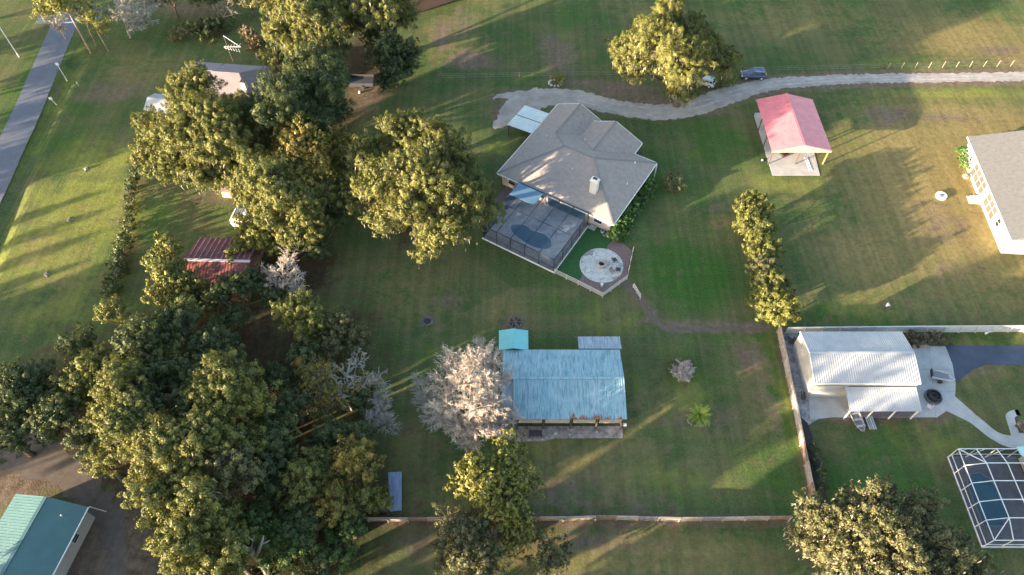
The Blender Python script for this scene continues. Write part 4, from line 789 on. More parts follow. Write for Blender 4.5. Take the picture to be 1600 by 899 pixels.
# tv antenna
p = G(372, 118); an = thing('tv_antenna', 'white rooftop television antenna with angled rods on a tall mast', 'antenna', (p.x, p.y, 0)); top = Vector((p.x, p.y, 8.5))
mb = MB(); mb.tube([(p.x, p.y, 0), top], [.04, .03], 6); mb.build('mast', M['wire'], an)
dd = (G(368, 72, 8.5) - G(352, 72, 8.5)).normalized()
mb = MB(); c_ = G(363, 74, 8.5); top2 = top; mb.beam(top, c_ + dd * 1.4, .05, .05); mb.beam(c_ - dd * 1.5, c_ + dd * 1.5, .06, .06); mb.build('boom', M['white'], an)
for k in range(6): q = c_ + dd * (-1.3 + k * .5); s = Vector((-dd.y, dd.x, 0)) * (.4 + .12 * k); mb = MB(); mb.beam(q - s * .6 + dd * .0, q - s * .6 - s + dd * .5, .05, .05); mb.beam(q, q + s, .05, .05); mb.build('rod', M['white'], an)
# tin shelter
ts = thing('tin_shelter', 'narrow blue grey tin roofed shelter by the left end of the board fence', 'shelter', (-14.2, -31.8, 0))
mb = MB(); mb.ribbed((-14.95, -29.4, 2.5), (-14.3, -34.1, 2.4), (-12.9, -34.0, 2.5), (-13.3, -29.4, 2.65), .5, .04, .05, .03)
for k in range(4): a = .12 + .25 * k; mb.beam(Vector((-14.95, -29.4, 2.55)).lerp(Vector((-13.3, -29.4, 2.7)), a), Vector((-14.3, -34.1, 2.45)).lerp(Vector((-12.9, -34, 2.55)), a), .08, .05)
mb.build('roof', mat('blue_tin', (.28, .34, .46), .4, metal=.3, c2=(.16, .2, .3), vscale=2, stretch=(3, .3, 1)), ts)
for x, y in ((-14.8, -29.6), (-13.45, -29.6), (-14.2, -33.9), (-13.05, -33.9)): mb = MB(); mb.box(x, y, 0, .1, .1, 2.4); mb.build('post', M['darkpost'], ts)
# teal roofed building, lower left
TA = math.degrees(math.atan2(-33.8 + 32.27, -49.44 + 58.49)); TF = frame((-58.49, -32.27), TA)
tl = thing('teal_roof_building', 'long cream walled building with a teal ribbed metal roof at the lower left corner', 'building', TF(4.6, -7), math.radians(TA))
m_t = mat('teal_ribbed_metal', (.078, .172, .175), .42, c2=(.066, .148, .152), vscale=.6, spec=.6)
mb = MB(); mb.ribbed(TF(9.2, 0, 3), TF(9.2, -16, 3), TF(4.6, -16, 4.3), TF(4.6, 0, 4.3), .32, .07, .05, .03); mb.ribbed(TF(0, -16, 3), TF(0, 0, 3), TF(4.6, 0, 4.3), TF(4.6, -16, 4.3), .32, .07, .05, .03); mb.beam(TF(4.6, 0, 4.33), TF(4.6, -16, 4.33), .4, .05); mb.build('roof', m_t, tl)
mb = MB(); mb.prism([TF(*q)[:2] for q in ((.3, -.3), (8.8, -.3), (8.8, -15.7), (.3, -15.7))], 0, 2.92); mb.add([TF(.3, -.3, 2.9), TF(8.8, -.3, 2.9), TF(4.6, -.3, 4.2)], [(0, 1, 2)]); mb.build('wall', mat('pale_lap_siding', (.55, .54, .55), .7, c2=(.48, .47, .48), vscale=1), tl)
window(tl, TF, (8.8, -3.3, 1.7, 1), 1.0, .8, 'v'); window(tl, TF, (8.8, -9.0, 1.7, 1), 1.0, .8, 'v')
mb = MB(); mb.beam(TF(9.28, 0, 2.95), TF(9.28, -16, 2.95), .12, .12); mb.beam(TF(9.28, .1, 2.9), TF(9.9, .5, .3), .1, .1); mb.build('gutter', M['white'], tl)
for (x, y) in ((7.2, -1.6), (2.2, -7)): mb = MB(); p = TF(x, y, 3 + 1.3 * (9.2 - x if x > 4.6 else x) / 4.6 - .1); mb.tube([p, p + Vector((0, 0, .45))], [.08, .08], 8); mb.build('vent_pipe', M['white'], tl)

# right hand pool cage with pool, and its house -----------------------------
CX0, CX1, CY0, CY1 = 54.9, 63.5, -37.5, -26.45
rp_ = thing('screened_pool', 'dark blue rectangular pool inside the white framed cage', 'pool', (58, -32, 0))
sheet('cage_deck', [(CX0 - .15, CY0 - .15), (CX1, CY0 - .15), (CX1, CY1 + .15), (CX0 - .15, CY1 + .15)], .05, mat('cage_deck_dark', (.16, .15, .17), .8, c2=(.11, .105, .12), vscale=1), .15)
q = [(55.9, -35.1), (58.4, -35.1), (58.4, -34.4), (59.3, -34.2), (59.3, -30.2), (58.9, -29.2), (57.9, -28.5), (56.9, -28.6), (56.1, -29.4), (55.9, -30.4)]
mb = MB(); mb.add([(a + .1, b, .07) for a, b in q], [tuple(range(len(q)))]); o = mb.build('water', mat('deep_pool_water', (.012, .075, .12), .06, spec=.8, c2=(.02, .11, .155), vscale=.3), rp_)
mb = MB(); mb.tube([Vector((a + .1, b, .07)) for a, b in q + [q[0]]], [.12] * (len(q) + 1), 5); mb.build('coping', mat('dark_coping', (.13, .16, .19)), rp_)
rc = thing('pool_cage', 'white framed mansard screen enclosure at the lower right edge', 'screen enclosure', (58.5, -32, 0))
e = 2.65; hi = 3.45; xa, xb, xc, xd = CX0, 57.0, 60.2, 62.6
ysl = [CY1, CY1 - 2.15, CY1 - 4.35, CY1 - 6.6, CY1 - 8.75, CY0]
def roofz(x, y): 
    inset = min((CY1 - y) / 2.15, (y - CY0) / 2.2, (x - CX0) / 2.2, 1.0); return e + (hi - e) * max(0, min(1, inset))
xcols = [CX0, 57.1, 59.6, 62.4]
mb = MB(); bw = .085
def bar(a, b): mb.beam(a, b, bw, bw)
for x in xcols:
    pts = [Vector((x, y, roofz(x, y))) for y in ysl]
    for a, b in zip(pts[:-1], pts[1:]): bar(a, b)
for y in ysl:
    pts = [Vector((x, y, roofz(x, y))) for x in xcols] + [Vector((CX1, y, roofz(CX1, y)))]
    for a, b in zip(pts[:-1], pts[1:]): bar(a + Vector((0, 0, .012)), b + Vector((0, 0, .012)))
bar(Vector((CX0, CY1, e + .02)), Vector((57.1, ysl[1], roofz(57.1, ysl[1]) + .02))); bar(Vector((CX0, CY0, e + .02)), Vector((57.1, ysl[4], roofz(57.1, ysl[4]) + .02)))
mb.beam((CX0, CY0, 1.0), (CX0, CY1, 1.0), .07, .09); mb.beam((CX0, CY0, 1.0), (CX1, CY0, 1.0), .07, .09); mb.beam((CX0, CY1, 1.0), (CX1, CY1, 1.0), .07, .09); mb.beam((CX0, CY0, .1), (CX0, CY1, .1), .12, .1); mb.beam((CX0, CY0, .1), (CX1, CY0, .1), .12, .1)
for x in xcols[:-1]: mb.beam((x + .1, CY1, .2), (x + 1.1, CY1, e - .05), .06, .06)
mb.build('roof_frame', M['white'], rc)
for y in ysl: mb = MB(); mb.box(CX0, y, .05, .09, .09, e - .1); mb.build('post', M['white'], rc)
for x in xcols[1:]:
    for y in (CY0, CY1): mb = MB(); mb.box(x, y, .05, .09, .09, e - .1); mb.build('post', M['white'], rc)
mb = MB()
gx = [CX0, 57.1, 59.6, 62.4, CX1]
for i in range(len(gx) - 1):
    for j in range(5):
        mb.add([(gx[a], ysl[b], roofz(gx[a], ysl[b]) - .02) for a, b in ((i, j), (i + 1, j), (i + 1, j + 1), (i, j + 1))], [(0, 1, 2), (0, 2, 3)])
for (a, b) in (((CX0, CY0), (CX0, CY1)), ((CX0, CY0), (CX1, CY0)), ((CX0, CY1), (CX1, CY1))): mb.add([(a[0], a[1], .1), (b[0], b[1], .1), (b[0], b[1], e - .03), (a[0], a[1], e - .03)], [(0, 1, 2, 3)])
mb.build('screen', screen('dark_screen', (.03, .035, .05), .30), rc)
nh = thing('neighbour_house', 'pale teal metal roof slope of the house at the right edge above the cage', 'house', (66, -30, 0))
mb = MB(); mb.ribbed((61.9, CY1 + .1, 3.0), (62.75, CY1 - 6, 3.0), (70, CY1 - 6, 4.6), (70, CY1 + .1, 4.6), .4, .08, .04, .025); mb.build('roof', mat('pale_teal_metal', (.38, .60, .62), .4), nh)
mb = MB(); mb.prism([(63.7, CY1 - .2), (70, CY1 - .2), (70, CY1 - 6), (63.7, CY1 - 6)], 0, 2.9); mb.build('wall', M['stucco'], nh)

# vehicles ------------------------------------------------------------------
def car(p, ang, lab, body, glassm, name='parked_car', cat='car', L=4.7, W_=1.86, Hh=1.68):
    fr = frame((p[0], p[1]), math.degrees(ang)); t = thing(name, lab, cat, (p[0], p[1], 0), ang, 'cars parked beside the gravel drive')
    # front at +x : stations (x, half width, sill z, belt z)
    st = [(-2.35, .70, .45, .80), (-2.28, .84, .36, .98), (-1.9, .91, .30, 1.04), (-1.0, .93, .28, 1.03), (0, .93, .28, 1.0), (.9, .93, .28, .99), (1.25, .92, .30, .98), (1.8, .89, .32, .90), (2.2, .80, .36, .80), (2.35, .62, .42, .66)]
    k = L / 4.7; mb = MB(); rings = []
    for x, hw_, z0, z1 in st:
        rings.append([fr(x * k, -hw_ * .92, z0), fr(x * k, -hw_, (z0 + z1) / 2), fr(x * k, -hw_ * .94, z1), fr(x * k, -hw_ * .6, z1 + .05), fr(x * k, hw_ * .6, z1 + .05), fr(x * k, hw_ * .94, z1), fr(x * k, hw_, (z0 + z1) / 2), fr(x * k, hw_ * .92, z0)])
    n = 8; vs = [q for r_ in rings for q in r_]; fs = [(i * n + j, i * n + (j + 1) % n, (i + 1) * n + (j + 1) % n, (i + 1) * n + j) for i in range(len(rings) - 1) for j in range(n)] + [tuple(range(n))[::-1], tuple((len(rings) - 1) * n + j for j in range(n))]
    mb.add(vs, fs); bo = mb.build('body', body, t, True)
    # greenhouse
    g = MB(); r0 = [(-2.15, .80, 1.02), (1.15, .84, 1.02)]; rt = [(-1.75, .66, Hh - .08), (.25, .66, Hh - .06)]
    A = [fr(-2.15 * k, -.80, 1.0), fr(1.15 * k, -.84, 1.0), fr(1.15 * k, .84, 1.0), fr(-2.15 * k, .80, 1.0)]; B = [fr(-1.8 * k, -.66, Hh - .1), fr(.3 * k, -.66, Hh - .08), fr(.3 * k, .66, Hh - .08), fr(-1.8 * k, .66, Hh - .1)]
    g.add(A + B, [(3, 2, 1, 0), (4, 5, 6, 7), (0, 1, 5, 4), (1, 2, 6, 5), (2, 3, 7, 6), (3, 0, 4, 7)]); g.build('windows', glassm, t)
    r = MB(); r.slab([fr(-1.86 * k, -.69, Hh - .04), fr(-1.2 * k, -.70, Hh), fr(-.2 * k, -.70, Hh), fr(.36 * k, -.69, Hh - .05), fr(.36 * k, .69, Hh - .05), fr(-.2 * k, .70, Hh), fr(-1.2 * k, .70, Hh), fr(-1.86 * k, .69, Hh - .04)], .07); r.build('roof', body, t)
    pl = MB()
    for s in (-1, 1):
        for xa_, xb_ in ((1.12, .28), (-.25, -.32), (-1.25, -1.15), (-2.1, -1.8)): pl.beam(fr(xa_ * k, s * .84, 1.0), fr(xb_ * k, s * .675, Hh - .08), .07, .07)
    pl.build('pillars', body, t)
    rl = MB()
    for s in (-1, 1): rl.beam(fr(-1.7 * k, s * .66, Hh + .04), fr(.15 * k, s * .66, Hh + .03), .04, .05); rl.beam(fr(-2.1 * k, s * .90, .985), fr(1.3 * k, s * .905, .975), .03, .04)
    rl.build('roof_rails', mat('chrome', (.7, .7, .7), .2, metal=.8), t)
    for s in (-1, 1):
        for x in (-1.42, 1.45):
            wv = MB(); wv.tube([fr(x * k, s * .70, .35), fr(x * k, s * .95, .35)], [.35, .35], 20); wo = wv.build('wheel', M['charcoal'], t); rm = MB(); rm.tube([fr(x * k, s * .93, .35), fr(x * k, s * .962, .35)], [.24, .22], 14); rm.build('rim', mat('alloy', (.7, .7, .72), .3, metal=.5), wo)
        hl = MB(); hl.obox(fr(2.16 * k, s * .62, .74), fr(.28, 0) - fr(0, 0), (fr(0, .3) - fr(0, 0)), (0, 0, .14)); hl.build('headlight', mat('lamp_lens', (.8, .8, .82), .1), t)
        tlm = MB(); tlm.obox(fr(-2.27 * k, s * .72, .88), fr(.14, 0) - fr(0, 0), (fr(0, .22) - fr(0, 0)), (0, 0, .3)); tlm.build('taillight', mat('red_lens', (.35, .02, .02), .2), t)
        mr = MB(); mr.obox(fr(.85 * k, s * 1.0, 1.08), fr(.14, 0) - fr(0, 0), (fr(0, .2) - fr(0, 0)), (0, 0, .14)); mr.build('mirror', body, t)
    return t
p = G(1176, 121.5); car(p, math.pi - .04, 'dark blue station wagon with silver roof rails parked beside the gravel drive', mat('navy_paint', (.035, .055, .12), .25, coat=.6), mat('sky_glass', (.05, .07, .12), .06, spec=.8))
p = G(1099, 131); car(p, math.pi - .5, 'silver white car half hidden under the big oak beside the drive', mat('silver_paint', (.55, .60, .63), .3, coat=.5), mat('car_glass', (.03, .04, .05), .08), L=4.4, Hh=1.5)
tr = thing('flatbed_trailer', 'dark enclosed trailer in the deep shade between the upper trees', 'trailer', G(568, 134)); p = G(568, 134); fr = frame((p.x, p.y), 0)
mb = MB(); mb.prism([fr(-2.4, -1)[:2], fr(2.0, -1)[:2], fr(2.0, 1)[:2], fr(-2.4, 1)[:2]], .5, 1.2); mb.build('bed', mat('dark_trailer', (.05, .055, .075), .5), tr)
mb = MB(); mb.beam(fr(-2.4, 1.02, 1.4), fr(2, 1.02, 1.4), .06, .5); mb.beam(fr(-2.43, -1, 1.4), fr(-2.43, 1, 1.4), .06, .5); mb.build('side_board', M['charcoal'], tr)
for y in (-1.12, 1.12): mb = MB(); mb.tube([fr(0, y - .1, .36), fr(0, y + .1, .36)], [.36, .36], 14); mb.build('wheel', M['charcoal'], tr)
mb = MB(); p2 = G(562, 146); mb.lathe((p2.x, p2.y, 0), [(.2, 0), (.22, .3), (.12, .42), (.02, .44)], 10); tag(mb.build('bucket', M['white']), 'single white bucket in front of the dark trailer', 'bucket')
sf = thing('long_shed', 'dark brown roofed pole shed cut by the top edge beyond the trees', 'shed', G(668, 8))
fr = frame(G(675, 3)[:2], 32); mb = MB(); mb.ribbed(fr(-7, -2.4, 2.6), fr(9, -2.4, 2.6), fr(9, 0, 3.4), fr(-7, 0, 3.4), .8, .06, .05, .03); mb.ribbed(fr(9, 2.4, 2.6), fr(-7, 2.4, 2.6), fr(-7, 0, 3.4), fr(9, 0, 3.4), .8, .06, .05, .03); mb.build('roof', mat('dark_rust_roof', (.07, .055, .06), .6, c2=(.16, .09, .07), vscale=1.2, stretch=(.3, 2, 1)), sf)
mb = MB(); mb.prism([fr(-6.7, -2.1)[:2], fr(8.7, -2.1)[:2], fr(8.7, 2.1)[:2], fr(-6.7, 2.1)[:2]], 0, 2.55); mb.build('wall', mat('red_boards', (.34, .16, .11), .9), sf)

# roadside poles, markers, small yard things -----------------------------------
def polething(px, py, h, r, lab, cat, m, head=True, lean=(0, 0)):
    p = G(px, py); t = thing('marker_post', lab, cat, p); q = Vector((p.x + lean[0], p.y + lean[1], h)); mb = MB(); mb.tube([p, q], [r, r * .8], 7); mb.build('post', m, t)
    if head: mb = MB(); mb.box(q.x, q.y, h - .1, .5, .12, .45, .3); mb.build('box', M['white'], t)
M['whitepost'] = mat('white_post', (.70, .70, .66), .6)
polething(105, 127, 3.6, .06, 'white topped marker post at the ditch end beside the road', 'post', M['whitepost'])
polething(89, 165, 1.3, .06, 'short white roadside post at the culvert end', 'post', M['whitepost'], True, (-.5, .1))
polething(30, 90, 8.5, .11, 'tall pale utility pole on the far left verge', 'utility pole', M['whitepost'], False)
polething(123, 135, 1.0, .05, 'short grey stake in the verge right of the ditch', 'post', M['vinyl'], False)
mb = MB(); mb.beam(G(101, 36, .024), G(113, 35.5, .024), .4, .006); struct(mb.build('stop_line', M['whitepost']))
for px, py, lab in ((108, 345, 'small brown stump in the sunlit left field'), (73, 430, 'small pale branch pile in the shaded left field'), (135, 265, 'small white stone on the left lawn')):
    p = G(px, py); t = thing('stump', lab, 'stump' if 'stump' in lab else 'debris', p); mb = MB(); mb.lathe((p.x, p.y, 0), [(.35, 0), (.28, .3), (.24, .34), (.02, .35)], 10); mb.build('wood', M['palebark'] if px != 108 else M['postwood'], t)
    for k in range(3): a = rnd.uniform(0, 6); mb = MB(); mb.tube([(p.x, p.y, .1), (p.x + .7 * math.cos(a), p.y + .7 * math.sin(a), .04)], [.07, .03], 5); mb.build('root', M['palebark'], t)
p = G(1539, 524); bd = thing('bird_statue', 'small white standing bird in the strip inside the grey privacy fence', 'bird', p)
bm_ = MB(); bm_.tube([Vector((p.x - .28, p.y, .42)), Vector((p.x - .12, p.y, .45)), Vector((p.x + .1, p.y, .5)), Vector((p.x + .2, p.y, .62)), Vector((p.x + .22, p.y, .85)), Vector((p.x + .3, p.y, .92)), Vector((p.x + .44, p.y, .88))], [.03, .14, .15, .07, .045, .06, .012], 8); bm_.tube([(p.x, p.y - .05, .42), (p.x + .02, p.y - .05, .0)], [.02, .02], 5); bm_.tube([(p.x, p.y + .05, .42), (p.x - .03, p.y + .05, .0)], [.02, .02], 5); bm_.build('body', M['whitewall'], bd, True)
for k, (px, py) in enumerate(((1436, 541), (1441, 542), (1447, 541), (1430, 543))):
    p = G(px, py); mb = MB(); s = .42; mb.lathe((p.x, p.y, .03), [(s, 0), (s * 1.1, .2), (s * .7, .42), (.02, .48)], 9, 0, 1, .8)
    tag(mb.build('boulder', mat('tan_rock', (.42, .33, .27), .9, c2=(.25, .19, .16), vscale=3)), ['tan boulder at the brown shrubs, second from the left of four', 'tan boulder at the brown shrubs, third from the left of four', 'tan boulder at the brown shrubs, rightmost of four', 'tan boulder at the brown shrubs, leftmost of four'][k], 'rock', 'boulders below the brown shrubs')
for k, (px, py, lab) in enumerate(((1237, 535, 'dark log pile near the top of the rubble strip'), (1246, 537, 'dark scrap heap against the workshop corner'), (1255, 622, 'dark logs at the lower end of the rubble strip'))):
    p = G(px, py); t = thing('log_pile', lab, 'log pile', p)
    for j in range(4): a = rnd.uniform(-.8, .8) + 1.5; mb = MB(); q = Vector((p.x + rnd.uniform(-.3, .3), p.y + rnd.uniform(-.3, .3), .12 + .1 * j)); d = Vector((math.cos(a), math.sin(a), 0)) * .6; mb.tube([q - d, q + d], [.11, .09], 7); mb.build('log', M['darkpost'], t)
# stone ring planter on the drive island
p = G(868, 131); t_ = thing('planter_ring', 'low rock ringed planter holding a spiky plant left of the oak', 'planter', p); mb = MB()
for k in range(11): a = k * 2 * math.pi / 11; mb.lathe((p.x + 1.2 * math.cos(a), p.y + .9 * math.sin(a), 0), [(.26, 0), (.28, .15), (.14, .32), (.02, .34)], 7)
mb.build('rocks', M['stone'], t_)
p = G(1091, 660); t_ = thing('planter_ring', 'half ring of pale edging stones at the foot of the young palm', 'edging stones', p); mb = MB()
for k in range(9): a = math.pi * (1.0 + k / 8.); mb.lathe((p.x + 1.35 * math.cos(a), p.y + .2 + .8 * math.sin(a), 0), [(.17, 0), (.19, .1), (.1, .18), (.02, .2)], 7)
mb.build('rocks', mat('mossy_stone', (.24, .23, .2), .9, c2=(.12, .12, .1), vscale=2), t_)

# person -------------------------------------------------------------------
def skin_figure(name, verts, edges, radii, m, parent, root=0, sub=1):
    me = bpy.data.meshes.new(name); me.from_pydata(verts, edges, []); o = bpy.data.objects.new(name, me); COL.objects.link(o)
    md = o.modifiers.new('skin', 'SKIN'); me.skin_vertices.new() if not me.skin_vertices else None
    for i, r in enumerate(radii): me.skin_vertices[0].data[i].radius = (r, r) if not isinstance(r, tuple) else r
    me.skin_vertices[0].data[root].use_root = True
    s = o.modifiers.new('sub', 'SUBSURF'); s.levels = sub; s.render_levels = sub
    o.parent = parent; me.materials.append(m); return o
p = G(1380, 485); pr = thing('person', 'person in a white shirt bending forward at the edge of the sunlit strip of lawn', 'person', p, math.radians(20))
V = []; E_ = []; R_ = []
def av(co, r, par=None):
    V.append(co); R_.append(r)
    if par is not None: E_.append((par, len(V) - 1))
    return len(V) - 1
pel = av((0, 0, .92), .13); wst = av((.06, 0, 1.04), .12, pel); chs = av((.22, 0, 1.26), .15, wst); nk = av((.34, 0, 1.42), .06, chs); h1 = av((.38, 0, 1.48), .07, nk); h2 = av((.42, 0, 1.57), .105, h1); h3 = av((.44, 0, 1.66), .08, h2)
for s in (-1, 1):
    sh_ = av((.25, s * .19, 1.34), .07, chs); el = av((.38, s * .25, 1.10), .05, sh_); wr = av((.55, s * .2, .95), .033, el); pm_ = av((.61, s * .19, .90), .035, wr)
    for f in range(4): a = av((.66 + .004 * f, s * (.16 + .02 * f), .86), .010, pm_); av((.69, s * (.16 + .02 * f), .83), .009, a)
    a = av((.62, s * .15, .885), .011, pm_); av((.65, s * .135, .865), .010, a)
    hp = av((0, s * .10, .86), .10, pel); kn = av((.1 * (1 if s > 0 else -.4), s * .12, .48), .065, hp); ak = av((.12 if s > 0 else -.22, s * .12, .09), .045, kn); av((.28 if s > 0 else -.06, s * .13, .04), .04, ak)
skin_figure('body', V, E_, R_, mat('skin_tone', (.42, .26, .19), .6), pr, 0)
sv = [(0.0, 0, .9), (.06, 0, 1.04), (.22, 0, 1.27), (.30, 0, 1.38), (.26, .2, 1.34), (.34, .25, 1.18), (.26, -.2, 1.34), (.34, -.25, 1.18)]
skin_figure('shirt', sv, [(0, 1), (1, 2), (2, 3), (2, 4), (4, 5), (2, 6), (6, 7)], [.155, .155, .18, .09, .095, .08, .095, .08], M['whitewall'], pr, 0)
tv = [(0, 0, .92), (0, .1, .86), (.1, .12, .48), (.12, .12, .12), (0, -.1, .86), (-.04, -.12, .48), (-.22, -.12, .12)]
skin_figure('trousers', tv, [(0, 1), (1, 2), (2, 3), (0, 4), (4, 5), (5, 6)], [.15, .12, .085, .07, .12, .085, .07], mat('dark_trousers', (.06, .06, .07)), pr, 0)
skin_figure('hair', [(.38, 0, 1.58), (.40, 0, 1.66), (.42, 0, 1.70)], [(0, 1), (1, 2)], [.10, .115, .09], mat('brown_hair', (.10, .05, .035)), pr, 1)

# ------------------------------------------------------------------ vegetation
def fib(n, zmin=-.35):
    k = np.arange(n) + .5; z = 1 - k / n * (1 - zmin); ph = k * 2.399963 + NP.uniform(0, 6.28); r = np.sqrt(np.clip(1 - z * z, 0, 1)); return np.stack([r * np.cos(ph), r * np.sin(ph), z], 1)
def leaves(cents, nors, L, asp=.6):
    """one diamond leaf cluster at each centre, facing near its normal"""
    n = len(cents); nr = nors + NP.normal(0, .46, (n, 3)); nr /= np.linalg.norm(nr, axis=1)[:, None] + 1e-9
    t = NP.normal(0, 1, (n, 3)); a = np.cross(nr, t); a /= np.linalg.norm(a, axis=1)[:, None] + 1e-9; b = np.cross(nr, a)
    l = (L * NP.uniform(.5, 1.6, n))[:, None]
    a = a * l * .5; b = b * l * .5 * asp
    return np.stack([cents - a, cents - b + a * .2, cents + a, cents + b - a * .1], 1).reshape(-1, 3)
def crown_cloud(lobes, dens=1.0, L=.36, puff=.26, zsc=.82, gap=.24):
    """lobes: (x,y,z,r). returns leaf centres, normals and the puff centres"""
    C_, N_, PC = [], [], []
    sub = []
    for (x, y, z, r) in lobes:
        if r < 1.7: sub.append((x, y, z, r)); continue
        n = 6 if r < 3 else 8
        for i, d in enumerate(fib(n, -.15)):
            k = NP.uniform(.45, .8); q = r * NP.uniform(.36, .58); dz = NP.uniform(-.25, .3) * r
            sub.append((x + d[0] * r * k + NP.normal(0, .12) * r, y + d[1] * r * k + NP.normal(0, .12) * r, z + d[2] * r * k * zsc + dz, q))
        sub.append((x, y, z - .15 * r, r * .55))
    lobes = sub
    for (x, y, z, r) in lobes:
        n = max(5, int(3.6 * (r / (puff * r + .30)) ** 2))
        d = fib(n) + NP.normal(0, .22, (n, 3)); d /= np.linalg.norm(d, axis=1)[:, None]
        keep = NP.uniform(0, 1, n) > gap; d = d[keep]; n = len(d)
        rr = NP.uniform(.5, 1.2, n)
        pc = np.array([x, y, z]) + d * (r * rr)[:, None] * np.array([1, 1, zsc])
        inn = max(2, n // 5); di = NP.normal(0, .33, (inn, 3)); pc = np.vstack([pc, np.array([x, y, z - .1 * r]) + di * r]); d = np.vstack([d, di / (np.linalg.norm(di, axis=1)[:, None] + .2)])
        pr_ = (puff * r + .30) * NP.uniform(.55, 1.2, len(pc)); PC.append(pc)
        for c, dd_, q in zip(pc, d, pr_):
            k = int(11.5 * dens * (q / L) ** 2) ; v = NP.normal(0, 1, (k, 3)) + dd_ * .9 + np.array([0, 0, .3]); v /= np.linalg.norm(v, axis=1)[:, None]
            ax_ = dd_ + np.array([0, 0, .55]) + NP.normal(0, .35, 3); ax_ /= np.linalg.norm(ax_); off = v * (q * NP.uniform(.35, 1.15, k) ** .6)[:, None]; al = off @ ax_
            taper = np.clip(1.05 - .45 * al / q, .35, 1.4)[:, None]; off = (off - al[:, None] * ax_) * .82 * taper + (al * 1.5)[:, None] * ax_
            C_.append(c + off); N_.append(v * .8 + dd_ * .5)
    return np.vstack(C_), np.vstack(N_), np.vstack(PC)
def limbs(mb, base, lobes, PC, r0, rng, twig=True, n=6):
    base = Vector(base); cx = Vector((sum(l[0] for l in lobes) / len(lobes), sum(l[1] for l in lobes) / len(lobes), 0)); zt = min(l[2] for l in lobes) * .45
    fork = Vector((base.x * .7 + cx.x * .3, base.y * .7 + cx.y * .3, max(1.2, zt)))
    mb.tube([base - Vector((0, 0, .2)), base + Vector((rng.uniform(-.1, .1), rng.uniform(-.1, .1), fork.z * .5)), fork], [r0 * 1.35, r0, r0 * .85], 8)
    for l in lobes:
        c = Vector(l[:3]); mid = fork.lerp(c, .5) + Vector((rng.uniform(-.5, .5), rng.uniform(-.5, .5), rng.uniform(-.2, .6)))
        mb.tube([fork, mid, c], [r0 * .55, r0 * .38, r0 * .2], n, 0, False)
        if twig:
            near = [Vector(q) for q in PC if (Vector(q) - c).length < l[3] * 1.3]
            for q in near[::3]: mb.tube([c - (c - mid) * .25, c.lerp(q, .5) + Vector((0, 0, -.15)), q], [r0 * .16, r0 * .1, .03], 4, 0, False)
def tree(label, lobes, kind='oak', base=None, r0=.35, group='trees on the property', cat='tree', name='oak_tree', dens=1.0, L=.175, moss=0.0, puff=.24, gap=.22, kind2=None, bark='bark', under=True):
    if base is None: base = (sum(l[0] * l[3] for l in lobes) / sum(l[3] for l in lobes), sum(l[1] * l[3] for l in lobes) / sum(l[3] for l in lobes), 0)
    t = thing(name, label, cat, base, 0, group); rng = random.Random(len(label) * 31 + int(base[0] * 7))
    C_, N_, PC = crown_cloud(lobes, dens, L, puff, gap=gap)
    raw_mesh('crown', leaves(C_, N_, L), 4, M[kind], t)
    if moss * len(PC) > 60:
        k = int(len(PC) * moss * 5); i = NP.integers(0, len(PC), k); c = PC[i] + NP.normal(0, .45, (k, 3)) + np.array([0, 0, -.25])
        w_ = NP.uniform(.04, .11, k); l_ = NP.uniform(.3, .9, k); an_ = NP.uniform(0, 6.28, k); a = np.stack([np.cos(an_), np.sin(an_), np.zeros(k)], 1) * w_[:, None]; dn_ = np.stack([NP.normal(0, .12, k), NP.normal(0, .12, k), -l_], 1)
        raw_mesh('hanging_moss', np.stack([c - a, c + a, c + dn_ + a * .3, c + dn_ - a * .3], 1).reshape(-1, 3), 4, M['moss'], t)
    mb = MB(); limbs(mb, base, lobes, PC, r0, rng); mb.build('trunk', M[bark], t, True)
    return t
def dome(px, py, R, h, n, seed, asp=1.0, rot=0.0, lr=(.34, .52)):
    """lobes of a rounded crown whose middle shows at the pixel; R in photo px"""
    g = random.Random(seed); c = G(px, py, h * .58); s = pxs(py, h * .58); Rm = R / s; out = []
    for i in range(n):
        a = i * 2.39996 + g.uniform(-.4, .4); q = math.sqrt((i + .4) / n) * .74 * g.uniform(.85, 1.12); r = Rm * g.uniform(*lr) * (1.12 - .35 * q)
        x = math.cos(a) * q * Rm * asp; y = math.sin(a) * q * Rm; co, si = math.cos(rot), math.sin(rot)
        top = h * (1 - .42 * q ** 1.7) * g.uniform(.9, 1.04); z = max(top - r * .82, r * .55)
        out.append((c.x + x * co - y * si, c.y + x * si + y * co, z, r))
    return out
ZK = [1.0]
def L_(*a):
    """lobes given as (px, py, height of lobe centre, radius in photo px)"""
    out = []
    for px, py, z, r in a:
        z *= ZK[0]; c = G(px, py, z); out.append((c.x, c.y, z, r / pxs(py, z)))
    return out

